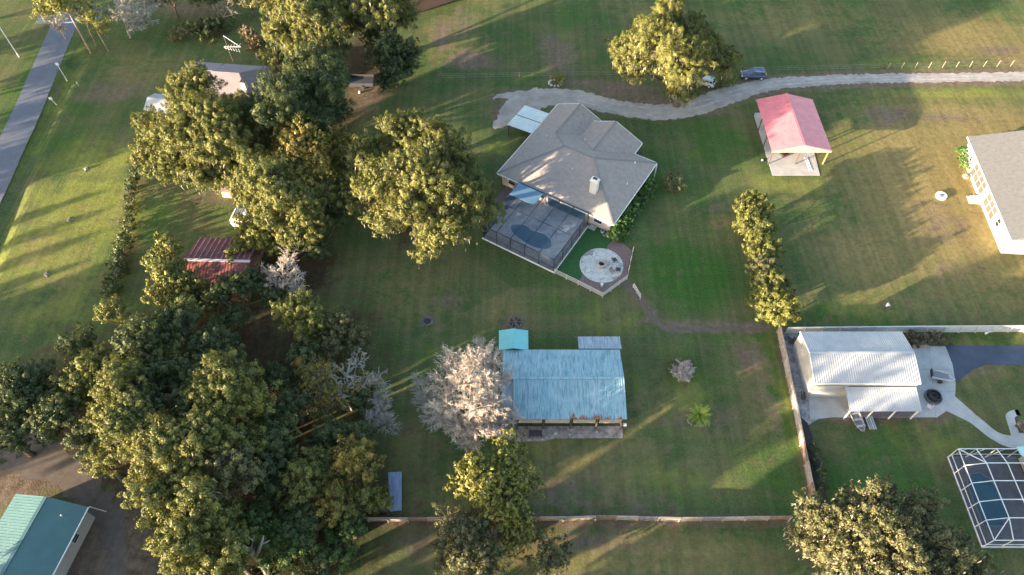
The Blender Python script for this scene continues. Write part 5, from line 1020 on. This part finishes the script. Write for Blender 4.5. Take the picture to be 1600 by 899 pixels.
# big named oaks
ZK[0] = 1.2
tree('broad mossy live oak crown standing alone left of the screened pool', L_((575, 250, 8, 36), (620, 215, 9, 36), (655, 205, 9.5, 34), (695, 235, 8.5, 34), (600, 285, 9.5, 40), (650, 270, 11, 42), (560, 310, 7, 30), (690, 300, 10, 42), (735, 300, 7, 36), (755, 335, 5.5, 30), (640, 330, 9, 40), (610, 350, 7, 30), (690, 360, 8, 36), (670, 385, 6, 26), (720, 350, 7, 34), (540, 315, 5, 26), (555, 285, 6, 26), (725, 260, 7, 26)), moss=.35, r0=.6, group='free standing oaks')
tree('large spreading live oak between the two pastures, shading the silver car', L_((980, 90, 7, 32), (965, 80, 6, 20), (1010, 65, 9, 34), (1045, 35, 10, 30), (1050, 15, 10, 22), (1040, 75, 11, 40), (1070, 60, 9, 30), (1085, 45, 8, 22), (1000, 110, 7, 24), (1075, 95, 9, 36), (1105, 85, 6.5, 28), (1060, 120, 8, 34), (1122, 108, 5, 24), (1060, 140, 5, 26), (1130, 100, 4.5, 24), (1095, 60, 7, 24), (1068, 146, 4, 20)), moss=.5, r0=.6, base=G(1057, 165), group='free standing oaks')
ZK[0] = 1.0
tree('huge pale mossy oak filling the lower right bottom edge', L_((1270, 805, 9, 34), (1255, 840, 7, 26), (1310, 810, 10, 34), (1345, 790, 10, 30), (1380, 785, 11, 34), (1330, 850, 10, 38), (1380, 830, 12, 42), (1430, 800, 10, 34), (1440, 845, 11, 40), (1290, 870, 8, 36), (1350, 890, 11, 42), (1410, 890, 12, 42), (1480, 850, 8, 34), (1470, 895, 10, 40), (1520, 895, 7, 34), (1310, 920, 8, 40), (1400, 940, 9, 50), (1490, 945, 8, 44)), 'grey', moss=.7, r0=.7, group='free standing oaks', L=.2)
# upper left clump
ZK[0] = 1.3
tree('sunlit live oak at the left of the upper left clump, over the white shed', L_((245, 208, 5.6, 32), (240, 240, 5.4, 32), (292, 165, 7.5, 32), (290, 215, 10, 44), (270, 260, 7, 34), (312, 140, 8, 30), (305, 118, 7, 18), (330, 185, 11, 42), (340, 235, 10, 42), (310, 275, 7, 30), (278, 138, 7, 18), (350, 275, 6, 28)), moss=.25, r0=.6, group='oaks of the upper left clump')
ZK[0] = 1.0
tree('mossy oak right of the cottage gable in the upper left clump', L_((372, 180, 9, 36), (375, 210, 10, 40), (400, 235, 8, 36)), moss=.9, group='oaks of the upper left clump', r0=.45)
ZK[0] = 1.6
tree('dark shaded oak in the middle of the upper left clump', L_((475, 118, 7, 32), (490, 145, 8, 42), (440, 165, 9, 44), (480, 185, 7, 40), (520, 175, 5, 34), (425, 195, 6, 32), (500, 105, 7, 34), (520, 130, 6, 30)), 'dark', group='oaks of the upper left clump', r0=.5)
ZK[0] = 1.3
tree('orange tinged maple crown beside the dark oak in the upper left clump', L_((475, 215, 9, 30), (460, 240, 9, 30), (490, 235, 9, 28), (510, 215, 7, 28), (525, 245, 6, 26), (480, 270, 8, 32)), 'orange', group='oaks of the upper left clump', r0=.35, L=.32)
tree('leafy green tree sweeping down to the camper', L_((395, 275, 8, 34), (400, 305, 7, 34), (425, 290, 9, 38), (450, 315, 8, 36), (440, 345, 6, 32), (475, 330, 7, 34), (485, 365, 5, 28), (510, 300, 6, 32), (460, 370, 5, 26), (415, 325, 6, 26)), 'oak', group='oaks of the upper left clump', r0=.45, moss=.15)
ZK[0] = 1.0
tree('bright yellow green sapling between the camper and the red shed', L_((392, 352, 4.5, 22), (405, 372, 5, 26), (425, 385, 4, 22), (390, 380, 3.5, 18), (372, 392, 3.6, 16), (378, 372, 3.4, 12)), 'yellow', group='small trees', r0=.18, L=.3)
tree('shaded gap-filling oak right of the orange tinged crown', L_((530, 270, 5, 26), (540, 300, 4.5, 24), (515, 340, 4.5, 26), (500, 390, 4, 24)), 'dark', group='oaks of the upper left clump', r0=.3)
ZK[0] = 1.4
# top
tree('sunlit oak cut by the top edge left of the deep shaded gap', L_((440, 20, 9, 34), (470, 30, 10, 38), (450, 60, 8, 34), (505, 15, 9, 34), (500, 50, 9, 34), (475, 85, 7, 32), (520, 70, 6, 26), (450, -10, 9, 36), (440, 105, 5, 24)), moss=.5, r0=.5, group='oaks along the top edge')
tree('second sunlit oak along the top edge right of the gap', L_((560, 10, 9, 34), (590, 20, 9, 34), (620, 10, 8, 32), (545, 35, 6, 24), (600, -15, 8, 36), (575, 40, 6, 24), (630, 30, 5, 22)), moss=.4, r0=.5, group='oaks along the top edge')
tree('dark blue green cedar at the right side of the deep shaded gap', L_((610, 65, 6, 24), (600, 85, 6, 26), (625, 85, 5, 24), (612, 110, 4.5, 24), (635, 105, 3.5, 20), (605, 130, 3, 18), (590, 60, 5, 20), (640, 85, 3.5, 18)), 'dark', name='cedar_tree', group='oaks along the top edge', r0=.3, L=.3)
ZK[0] = 1.0
# around the red shed
tree('young sunlit oak covering the left end of the red shed', L_((265, 395, 7, 22), (245, 410, 5, 20), (260, 425, 6.5, 26), (290, 440, 5.5, 26), (285, 465, 4.5, 26), (245, 460, 3.5, 18), (310, 465, 3.5, 22), (275, 485, 3, 20)), 'oak', group='small trees', r0=.28, L=.32)
tree('slim oak right of the leafless tree below the red shed', L_((470, 480, 7, 28), (450, 490, 6, 22), (490, 500, 6, 26), (475, 515, 5, 26), (500, 525, 4, 22)), 'oak', group='small trees', r0=.28)
tree('shaded grey green tree right of the slim oak', L_((530, 510, 4.5, 24), (550, 525, 4, 22), (530, 545, 4, 24), (560, 545, 3, 18)), 'grey', group='small trees', r0=.25)
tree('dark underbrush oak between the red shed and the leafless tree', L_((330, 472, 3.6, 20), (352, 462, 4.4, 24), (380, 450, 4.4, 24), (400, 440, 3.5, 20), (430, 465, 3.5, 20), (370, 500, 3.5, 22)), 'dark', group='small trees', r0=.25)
# lower left wood
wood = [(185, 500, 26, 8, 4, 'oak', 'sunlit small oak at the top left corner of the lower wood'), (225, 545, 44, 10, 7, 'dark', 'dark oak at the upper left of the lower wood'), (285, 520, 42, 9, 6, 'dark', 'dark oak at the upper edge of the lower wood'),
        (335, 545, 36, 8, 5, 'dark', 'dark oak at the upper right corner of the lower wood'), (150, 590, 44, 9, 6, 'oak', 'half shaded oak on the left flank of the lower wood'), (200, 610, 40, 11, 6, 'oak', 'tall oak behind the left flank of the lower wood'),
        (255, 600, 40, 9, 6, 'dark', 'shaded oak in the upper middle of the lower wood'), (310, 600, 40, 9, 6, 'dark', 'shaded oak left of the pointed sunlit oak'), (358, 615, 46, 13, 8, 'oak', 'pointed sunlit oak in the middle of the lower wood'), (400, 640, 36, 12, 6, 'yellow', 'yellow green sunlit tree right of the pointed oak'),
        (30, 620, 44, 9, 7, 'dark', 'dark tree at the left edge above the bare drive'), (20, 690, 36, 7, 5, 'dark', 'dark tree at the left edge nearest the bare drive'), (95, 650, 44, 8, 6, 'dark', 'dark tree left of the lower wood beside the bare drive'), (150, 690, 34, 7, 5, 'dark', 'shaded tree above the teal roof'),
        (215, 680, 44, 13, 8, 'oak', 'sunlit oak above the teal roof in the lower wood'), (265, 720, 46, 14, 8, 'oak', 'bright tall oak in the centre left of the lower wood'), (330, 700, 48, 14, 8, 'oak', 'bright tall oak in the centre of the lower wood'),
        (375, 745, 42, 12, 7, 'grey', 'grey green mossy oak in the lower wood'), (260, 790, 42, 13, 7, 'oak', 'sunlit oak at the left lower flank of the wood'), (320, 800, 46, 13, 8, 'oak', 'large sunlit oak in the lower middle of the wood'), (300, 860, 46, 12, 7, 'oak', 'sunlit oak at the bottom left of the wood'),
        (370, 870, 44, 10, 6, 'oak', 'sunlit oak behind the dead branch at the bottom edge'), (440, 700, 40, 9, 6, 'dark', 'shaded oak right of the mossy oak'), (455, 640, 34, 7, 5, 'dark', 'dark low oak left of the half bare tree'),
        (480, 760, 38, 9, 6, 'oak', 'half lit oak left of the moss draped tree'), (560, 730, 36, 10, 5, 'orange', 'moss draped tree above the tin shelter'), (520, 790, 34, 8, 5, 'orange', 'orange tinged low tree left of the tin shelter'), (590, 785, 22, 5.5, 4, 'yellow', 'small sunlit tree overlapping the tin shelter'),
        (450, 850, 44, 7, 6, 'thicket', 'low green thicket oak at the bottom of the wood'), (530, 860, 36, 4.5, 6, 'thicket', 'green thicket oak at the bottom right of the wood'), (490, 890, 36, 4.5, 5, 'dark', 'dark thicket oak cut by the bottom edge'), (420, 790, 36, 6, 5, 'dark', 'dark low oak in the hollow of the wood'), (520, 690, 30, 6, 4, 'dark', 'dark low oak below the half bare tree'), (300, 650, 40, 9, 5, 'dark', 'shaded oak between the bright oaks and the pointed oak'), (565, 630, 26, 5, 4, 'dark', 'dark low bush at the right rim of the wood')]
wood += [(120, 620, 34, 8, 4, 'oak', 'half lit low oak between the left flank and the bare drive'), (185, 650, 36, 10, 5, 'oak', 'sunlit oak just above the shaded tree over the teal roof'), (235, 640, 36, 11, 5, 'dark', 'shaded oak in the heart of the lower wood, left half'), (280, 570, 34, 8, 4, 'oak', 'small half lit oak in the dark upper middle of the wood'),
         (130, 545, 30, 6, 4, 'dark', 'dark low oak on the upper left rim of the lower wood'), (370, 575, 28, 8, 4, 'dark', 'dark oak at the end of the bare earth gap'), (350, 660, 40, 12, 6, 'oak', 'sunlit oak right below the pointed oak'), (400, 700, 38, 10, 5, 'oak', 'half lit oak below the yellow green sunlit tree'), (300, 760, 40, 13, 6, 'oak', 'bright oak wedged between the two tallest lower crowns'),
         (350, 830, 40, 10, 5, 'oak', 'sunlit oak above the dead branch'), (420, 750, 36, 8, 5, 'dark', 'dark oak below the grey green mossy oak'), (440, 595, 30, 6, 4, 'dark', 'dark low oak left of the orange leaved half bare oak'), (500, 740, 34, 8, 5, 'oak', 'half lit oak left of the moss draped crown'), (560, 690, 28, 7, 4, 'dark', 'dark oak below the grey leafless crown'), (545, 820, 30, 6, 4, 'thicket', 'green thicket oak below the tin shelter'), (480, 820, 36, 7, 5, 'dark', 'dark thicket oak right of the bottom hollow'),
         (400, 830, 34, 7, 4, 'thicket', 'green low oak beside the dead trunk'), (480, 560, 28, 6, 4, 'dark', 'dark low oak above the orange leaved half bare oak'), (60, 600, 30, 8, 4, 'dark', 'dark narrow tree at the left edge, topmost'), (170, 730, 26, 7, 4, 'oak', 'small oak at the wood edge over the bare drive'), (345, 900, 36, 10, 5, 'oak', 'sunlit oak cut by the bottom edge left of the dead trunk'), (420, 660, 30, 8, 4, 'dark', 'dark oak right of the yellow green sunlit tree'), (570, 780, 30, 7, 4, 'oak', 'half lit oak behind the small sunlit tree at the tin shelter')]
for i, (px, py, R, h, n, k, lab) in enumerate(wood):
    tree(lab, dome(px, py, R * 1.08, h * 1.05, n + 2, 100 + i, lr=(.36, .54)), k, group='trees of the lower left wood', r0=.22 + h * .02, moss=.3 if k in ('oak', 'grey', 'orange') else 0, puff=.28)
# middle and right
tree('yellow green oak standing over the board fence below the barn', L_((795, 700, 6.5, 22), (812, 715, 5, 16), (785, 725, 6.5, 24), (740, 735, 7, 26), (725, 755, 5.5, 22), (765, 760, 8, 30), (800, 755, 7, 28), (780, 790, 6.5, 30), (805, 805, 5, 24), (825, 760, 4, 20), (805, 840, 3.5, 24)), 'yellow', base=G(772, 838), group='trees by the lower fence', r0=.35, L=.32, kind2='oak', moss=.1)
tree('grey green shaded tree below the fence left of the yellow green oak', L_((700, 810, 5, 20), (715, 835, 5, 26), (745, 825, 5, 26), (730, 865, 5, 30), (695, 855, 4, 20), (765, 870, 4, 26), (745, 895, 4, 26), (700, 885, 3, 20)), 'grey', group='trees by the lower fence', r0=.3, moss=.3)
tree('small dim grey green tree right of the yellow green oak at the bottom', L_((850, 845, 2.6, 15), (865, 865, 2.6, 18), (845, 880, 2.4, 18), (872, 885, 2, 16), (885, 850, 1.8, 9)), 'grey', group='trees by the lower fence', r0=.15, L=.28)
for i, (px, py, R, h, lab) in enumerate(((1176, 328, 27, 5.5, 'topmost tree of the sunlit row on the right lawn'), (1176, 358, 29, 5.5, 'second tree from the top of the sunlit row on the right lawn'), (1188, 388, 27, 5, 'third tree from the top of the sunlit row on the right lawn'), (1190, 420, 25, 4.5, 'fourth tree from the top of the sunlit row, the dimmest'), (1206, 444, 26, 4.5, 'fifth tree from the top of the sunlit row on the right lawn'), (1200, 474, 25, 4.5, 'sixth tree from the top of the sunlit row on the right lawn'), (1222, 486, 27, 5, 'lowest tree of the sunlit row, at the fence corner'))):
    tree(lab, dome(px, py, R + 4, h, 8, 300 + i), 'yellow' if i == 6 else ('grey' if i == 3 else 'oak'), group='row of small trees on the right lawn', r0=.12, L=.2, kind2=None, dens=1.2, gap=.1)
# shrubs
def shrub(lab, lobes, kind, name='shrub', cat='shrub', group='garden shrubs', L=.26, dens=1.0): return tree(lab, lobes, kind, name=name, cat=cat, group=group, r0=.06, L=L, dens=dens, puff=.3)
shrub('clipped bright green hedge along the southeast wall of the tan house', [(*HF(21.9 + .15 * math.sin(k), -.2 + k * 1.15)[:2], .9, 1.05) for k in range(12)], 'hedge', 'hedge', 'hedge')
shrub('loose grey green bush right of the hedge top', L_((1045, 282, 1, 10), (1055, 290, 1, 10), (1050, 296, .8, 8)), 'grey')
shrub('low dark overgrown thicket line, upper stretch beside the left lawn', L_((212, 275, .8, 9), (206, 290, .8, 8), (204, 300, .7, 8), (203, 312, .7, 8), (201, 322, .7, 8), (200, 334, .8, 8), (199, 346, .8, 8), (199, 356, .8, 9), (209, 283, .8, 8), (214, 266, .8, 9)), 'dark', 'thicket', 'thicket', 'thicket line on the left')
shrub('low dark overgrown thicket line, lower stretch beside the left lawn', L_((198, 365, .9, 9), (196, 375, .9, 9), (193, 386, 1, 10), (190, 396, 1, 10), (188, 407, 1, 11), (185, 418, 1, 12), (182, 430, 1, 12), (179, 443, 1, 12), (175, 456, 1, 11), (171, 468, .9, 9)), 'dark', 'thicket', 'thicket', 'thicket line on the left')
shrub('brownish shrub bed between the privacy fence and the workshop', L_((1425, 528, .7, 9), (1436, 531, .7, 9), (1448, 531, .8, 10), (1461, 531, .7, 9), (1472, 530, .6, 8)), 'brown')
shrub('bright yellow green shrub against the white house wall', L_((1503, 240, 1, 9), (1508, 248, 1, 8), (1506, 258, .7, 6)), 'hedge')
shrub('spiky green plant inside the rock ringed planter', L_((871, 124, .9, 8), (874, 130, .7, 6)), 'yellow')
shrub('brush clump at the upper left pasture edge', L_((310, 48, 1.2, 16), (335, 45, 1.4, 18), (322, 62, 1, 12), (350, 38, 1.2, 12)), 'dark', 'shrub', 'shrub', 'brush in the upper left pasture')
shrub('small brush clump left of the oak along the top edge', L_((392, 58, 1.5, 14), (402, 70, 1.2, 14), (388, 75, 1, 10)), 'brown', 'shrub', 'shrub', 'brush in the upper left pasture')
shrub('faint brush clump nearest the white shed pasture', L_((280, 55, .9, 12), (270, 60, .7, 8)), 'grey', 'shrub', 'shrub', 'brush in the upper left pasture')
shrub('dark shrub row at the foot of the board fence beside the mulch strip', L_((1272, 700, .6, 7), (1276, 718, .6, 7), (1280, 738, .7, 7), (1284, 758, .6, 7), (1287, 775, .6, 6)), 'dark')
shrub('small white flowering plant in the dark planting bed', L_((1597, 668, .4, 5), (1598, 663, .4, 4)), 'moss')
shrub('weedy shrubs under the oak between the two cars', L_((1135, 128, .7, 9), (1122, 130, .7, 9), (1143, 122, .7, 8)), 'oak')

# leafless trees: limbs that divide into fans of lichen covered twigs
def bare_tree(label, lobes, base, m, r0=.3, n_puff=10, n_tw=18, tl=.9, group='leafless trees', wk=1.0, name='leafless_tree'):
    base = Vector(base); t = thing(name, label, 'tree', base, 0, group); rng = random.Random(int(base.x * 13) + 5)
    tr_ = MB(); cr = MB(); zt = min(l[2] for l in lobes) * .4; fork = base + Vector((0, 0, max(.8, zt))); tr_.tube([base, fork], [r0 * 1.2, r0], 8)
    for l in lobes:
        c = Vector(l[:3]); mid = fork.lerp(c, .5) + Vector((rng.uniform(-.4, .4), rng.uniform(-.4, .4), -.1 * l[3])); start = c.lerp(mid, .5)
        tr_.tube([fork, mid, start.lerp(c, .4)], [r0 * .5, r0 * .32, r0 * .16], 6, 0, False)
        for d in fib(n_puff, -.3):
            d = Vector(d) + Vector((rng.uniform(-.25, .25), rng.uniform(-.25, .25), rng.uniform(-.25, .25))); e_ = c + Vector((d.x, d.y, d.z * .85)) * l[3] * rng.uniform(.55, .85); k = start.lerp(e_, .5) + Vector((rng.uniform(-.2, .2), rng.uniform(-.2, .2), 0))
            tr_.tube([start, k, e_], [r0 * .17, r0 * .11, .035], 4, 0, False)
            for j in range(n_tw):
                s = rng.uniform(.25, 1.0); b0 = (start.lerp(k, s * 2) if s < .5 else k.lerp(e_, s * 2 - 1)); v = (d.normalized() * .9 + Vector((rng.gauss(0, .6), rng.gauss(0, .6), rng.gauss(0, .45)))).normalized() * tl * rng.uniform(.5, 1.2)
                m1 = b0 + v * .5 + Vector((rng.gauss(0, .06), rng.gauss(0, .06), .05)); e2 = b0 + v
                cr.tube([b0, m1, e2], [.035 * wk, .028 * wk, .015 * wk], 3, 0, False)
                for q in range(3):
                    v2 = (v.normalized() + Vector((rng.gauss(0, .7), rng.gauss(0, .7), rng.gauss(0, .5)))).normalized() * tl * .45; o_2 = b0.lerp(e2, rng.uniform(.4, 1)); cr.tube([o_2, o_2 + v2], [.026 * wk, .012 * wk], 3, 0, False)
    tr_.build('trunk', m, t, True); cr.build('twigs', m, t); return t
bare_tree('pinkish leafless tree overhanging the left end of the teal barn', L_((740, 560, 9, 26), (705, 560, 8, 24), (765, 560, 8.5, 24), (725, 590, 10, 28), (760, 595, 10, 28), (785, 585, 7.5, 24), (690, 595, 7, 26), (700, 630, 8, 30), (740, 630, 10, 30), (775, 630, 8, 28), (795, 645, 5.5, 22), (750, 665, 7, 28), (715, 670, 6, 28), (680, 650, 5, 24), (780, 670, 5.5, 22), (730, 690, 4.5, 20), (755, 545, 7, 18)), G(742, 668), M['pinktwig'], .32, 15, 24, .75, wk=.75)
bare_tree('thin grey leafless tree at the left flank of the pinkish one', L_((665, 610, 4, 20), (655, 595, 3.6, 14), (672, 625, 3.6, 16), (660, 630, 3, 14)), G(668, 640), M['greytwig'], .15, 8, 9, .8)
bare_tree('pale leafless tree beside the red shed', L_((445, 425, 6, 24), (430, 440, 5, 20), (460, 435, 5.5, 20), (450, 400, 6, 16), (465, 455, 4, 18), (420, 425, 4.5, 14)), G(447, 470), M['pinktwig'], .2, 9, 10, .8)
bare_tree('grey leafless crown at the right rim of the lower wood', L_((600, 640, 4.5, 22), (585, 655, 4, 20), (610, 665, 3.5, 18), (595, 620, 4, 16)), G(590, 665), M['greytwig'], .2, 9, 9, .9)
bare_tree('half bare tree with leaning pale limbs above the grey crown', L_((540, 580, 7, 26), (575, 590, 6, 22), (530, 610, 6, 22), (560, 560, 6, 16), (600, 590, 5, 16)), G(550, 640), M['greytwig'], .25, 7, 5, .9)
tree('orange leaved half bare oak at the upper right of the lower wood', L_((490, 590, 6, 24), (480, 570, 6, 18), (510, 605, 6, 22), (530, 625, 5, 22), (515, 580, 6, 16), (560, 600, 5, 16), (500, 640, 4, 24)), 'orange', group='trees of the lower left wood', dens=.55, gap=.35, moss=.8, bark='palebark')
bare_tree('grey mossy leafless tree cut by the top edge beside the pines', L_((185, 20, 6, 24), (210, 25, 6, 26), (230, 25, 5, 20), (200, 5, 6, 22), (215, 42, 4, 16), (235, 5, 5, 18)), G(205, 60), M['greytwig'], .25, 10, 13, .95, wk=1.4)
bare_tree('leaning bare limbs at the top edge of the upper left pasture', L_((355, 8, 4, 14), (340, 15, 3, 10), (365, 22, 3, 8)), G(352, 35), M['palebark'], .14, 5, 3, 1.0)
bare_tree('small pink grey leafless shrub on the barn lawn', L_((1066, 575, 1.6, 13), (1058, 583, 1.3, 9), (1075, 582, 1.3, 9), (1067, 590, 1.2, 8)), G(1066, 590), M['pinktwig'], .08, 10, 16, .5, wk=1.6)
shrub('sparse green leaves low around the small leafless shrub', L_((1055, 570, .9, 8), (1072, 566, .9, 7), (1076, 592, .6, 6)), 'grey')
dt = thing('dead_snag', 'pale dead trunk with broken limbs at the bottom of the wood', 'dead tree', G(418, 898)); mb = MB()
for pts, rs in ((((418, 899, .0), (408, 880, 4), (392, 862, 6.5), (375, 850, 8.5)), (.4, .32, .24, .1)), (((400, 870, 6), (408, 852, 8), (412, 838, 9)), (.22, .15, .05)), (((392, 862, 6.8), (395, 845, 8.5), (385, 838, 9)), (.18, .1, .04)), (((408, 852, 8), (422, 845, 8.6)), (.1, .03)), (((385, 857, 7.4), (370, 862, 7.8)), (.12, .04))):
    mb.tube([G(*q) for q in pts], rs, 7)
mb.build('trunk', M['palebark'], dt, True)
tree('brownish green tree cut by the top edge right of the grey mossy one', dome(268, -4, 30, 8, 5, 801), 'brown', group='trees along the upper left edge', r0=.2, moss=.5)
tree('dark tree cut by the top edge above the brush clump', dome(325, -8, 34, 7, 5, 802), 'dark', group='trees along the upper left edge', r0=.2)
tree('dim grey green tree cut by the top edge beside the leaning bare limbs', dome(392, 2, 28, 6, 5, 803), 'grey', group='trees along the upper left edge', r0=.2)
# pines with bare trunks at the top left
def pine(label, base, tops, trunk, r0=.2):
    t = thing('pine_tree', label, 'pine tree', G(*base), 0, 'pines beside the road'); C_, N_, PC = crown_cloud(L_(*tops), 1.0, .4, .3); raw_mesh('crown', leaves(C_, N_, .42, .35), 4, M['yellow'], t)
    mb = MB(); P_ = [G(*q) for q in trunk]; mb.tube(P_, [r0 * (1 - .6 * i / (len(P_) - 1)) for i in range(len(P_))], 8)
    for l in L_(*tops): mb.tube([P_[-2], Vector(l[:3])], [r0 * .3, .04], 5, 0, False)
    mb.build('trunk', mat('pine_bark', (.40, .30, .24), .9, c2=(.26, .19, .15), vscale=3), t, True)
pine('tallest roadside pine with the longest bare trunk', (143, 84), ((75, 20, 9.5, 16), (60, 22, 8.5, 9), (95, 10, 10.5, 18), (70, 5, 9.5, 12), (110, 22, 9, 10)), ((143, 84, 0), (118, 40, 5), (104, 14, 8.6), (96, 4, 10)))
pine('slim middle pine of the three beside the road', (151, 73), ((125, 12, 9, 12), (135, 28, 7.5, 12), (115, 2, 9, 12)), ((151, 73, 0), (138, 45, 3.6), (126, 22, 7)), .12)
pine('right hand pine of the three, leaning over the verge', (170, 81), ((140, 25, 8, 13), (155, 38, 6.5, 13), (165, 48, 5, 8), (148, 12, 8, 12)), ((170, 81, 0), (152, 50, 4), (140, 28, 7)), .13)
bare_tree('small tan bare tree hanging over the road end', L_((90, 38, 5, 13), (80, 30, 5, 9), (95, 46, 4, 8)), G(103, 62), M['pinktwig'], .12, 9, 10, .7, wk=1.3)
# young palm
p = G(1091, 655); pm2 = thing('young_palm', 'young yellow green palm with arching fronds on the barn lawn', 'palm', p, 0); mb = MB(); mb.tube([p, p + Vector((0, 0, .9))], [.16, .12], 8); mb.build('trunk', M['bark'], pm2)
fv = []
for k in range(40):
    a = k * 2.4 + rnd.uniform(-.2, .2); el0 = rnd.uniform(.25, 1.25); Lf = rnd.uniform(1.3, 1.9); q = Vector((p.x, p.y, .9)); d = Vector((math.cos(a) * math.cos(el0), math.sin(a) * math.cos(el0), math.sin(el0))); sd = Vector((-math.sin(a), math.cos(a), 0))
    for j in range(8):
        q2 = q + d * Lf / 8; d = (d + Vector((0, 0, -.17))).normalized()
        for s in (-1, 1):
            tip = q2 + sd * s * .36 * (1 - abs(j - 3) / 7) + d * .15 - Vector((0, 0, .08)); fv += [q, q2, tip, q.lerp(tip, .5)]
        q = q2
raw_mesh('fronds', np.array([tuple(v) for v in fv]), 4, M['palm'], pm2)

# trees just outside the picture whose shadows lie across the lawns
def off_tree(i, x, y, R, h, n=6):
    g = random.Random(900 + i); lob = []
    for k in range(n):
        a = k * 2.4; q = math.sqrt((k + .3) / n) * .7; r = R * g.uniform(.38, .55); lob.append((x + math.cos(a) * q * R, y + math.sin(a) * q * R, max(h * (1 - .35 * q) - r * .8, r * .6), r))
        if y < -48:
            for zf in (.28, .52): lob.append((x + math.cos(a + 1) * q * R * .8, y + math.sin(a + 1) * q * R * .8, h * zf, r * .9))  # low lobes added to these unseen trees to stop sun passing under the crowns
    tree('oak standing outside the view whose shadow crosses the lawns', lob, 'oak', group='oaks outside the view', L=.8, r0=.3, puff=.3)
off = [(-128, 4, 7, 14), (-126, 16, 7, 15), (-128, 28, 8, 15), (-130, 42, 8, 15), (-128, 56, 8, 15), (-140, 10, 8, 17), (-145, 34, 8, 17), (-124, -34, 7, 15), (-118, -44, 8, 15), (-128, -54, 8, 15), (-104, -48, 7, 15),
       (-126, -17, 1.1, 11), (-120, -24, 1.2, 10), (-124, -11, .9, 10), (-117, -7, .8, 9), (-130, -24, 1.1, 12),
       (-66, -51.5, 6.6, 15), (-80, -59, 6.6, 17), (-29, -50.2, 3, 20), (-50, -61.1, 3, 21), (-47, -54.6, 1.7, 12), (-19, -51.4, 2, 19), (-42, -63.6, 2, 21), (-20, -61.6, 6.5, 18), (-34, -69, 6, 17), (0, -63.4, 6, 14), (20, -62, 6, 12), (-14, -71, 6, 17), (34, -58, 5, 10),
       (-75, 100, 9, 15), (-20, 98, 9, 14), (-50, 96, 9, 14)]
for i, a in enumerate(off): off_tree(i, *a)
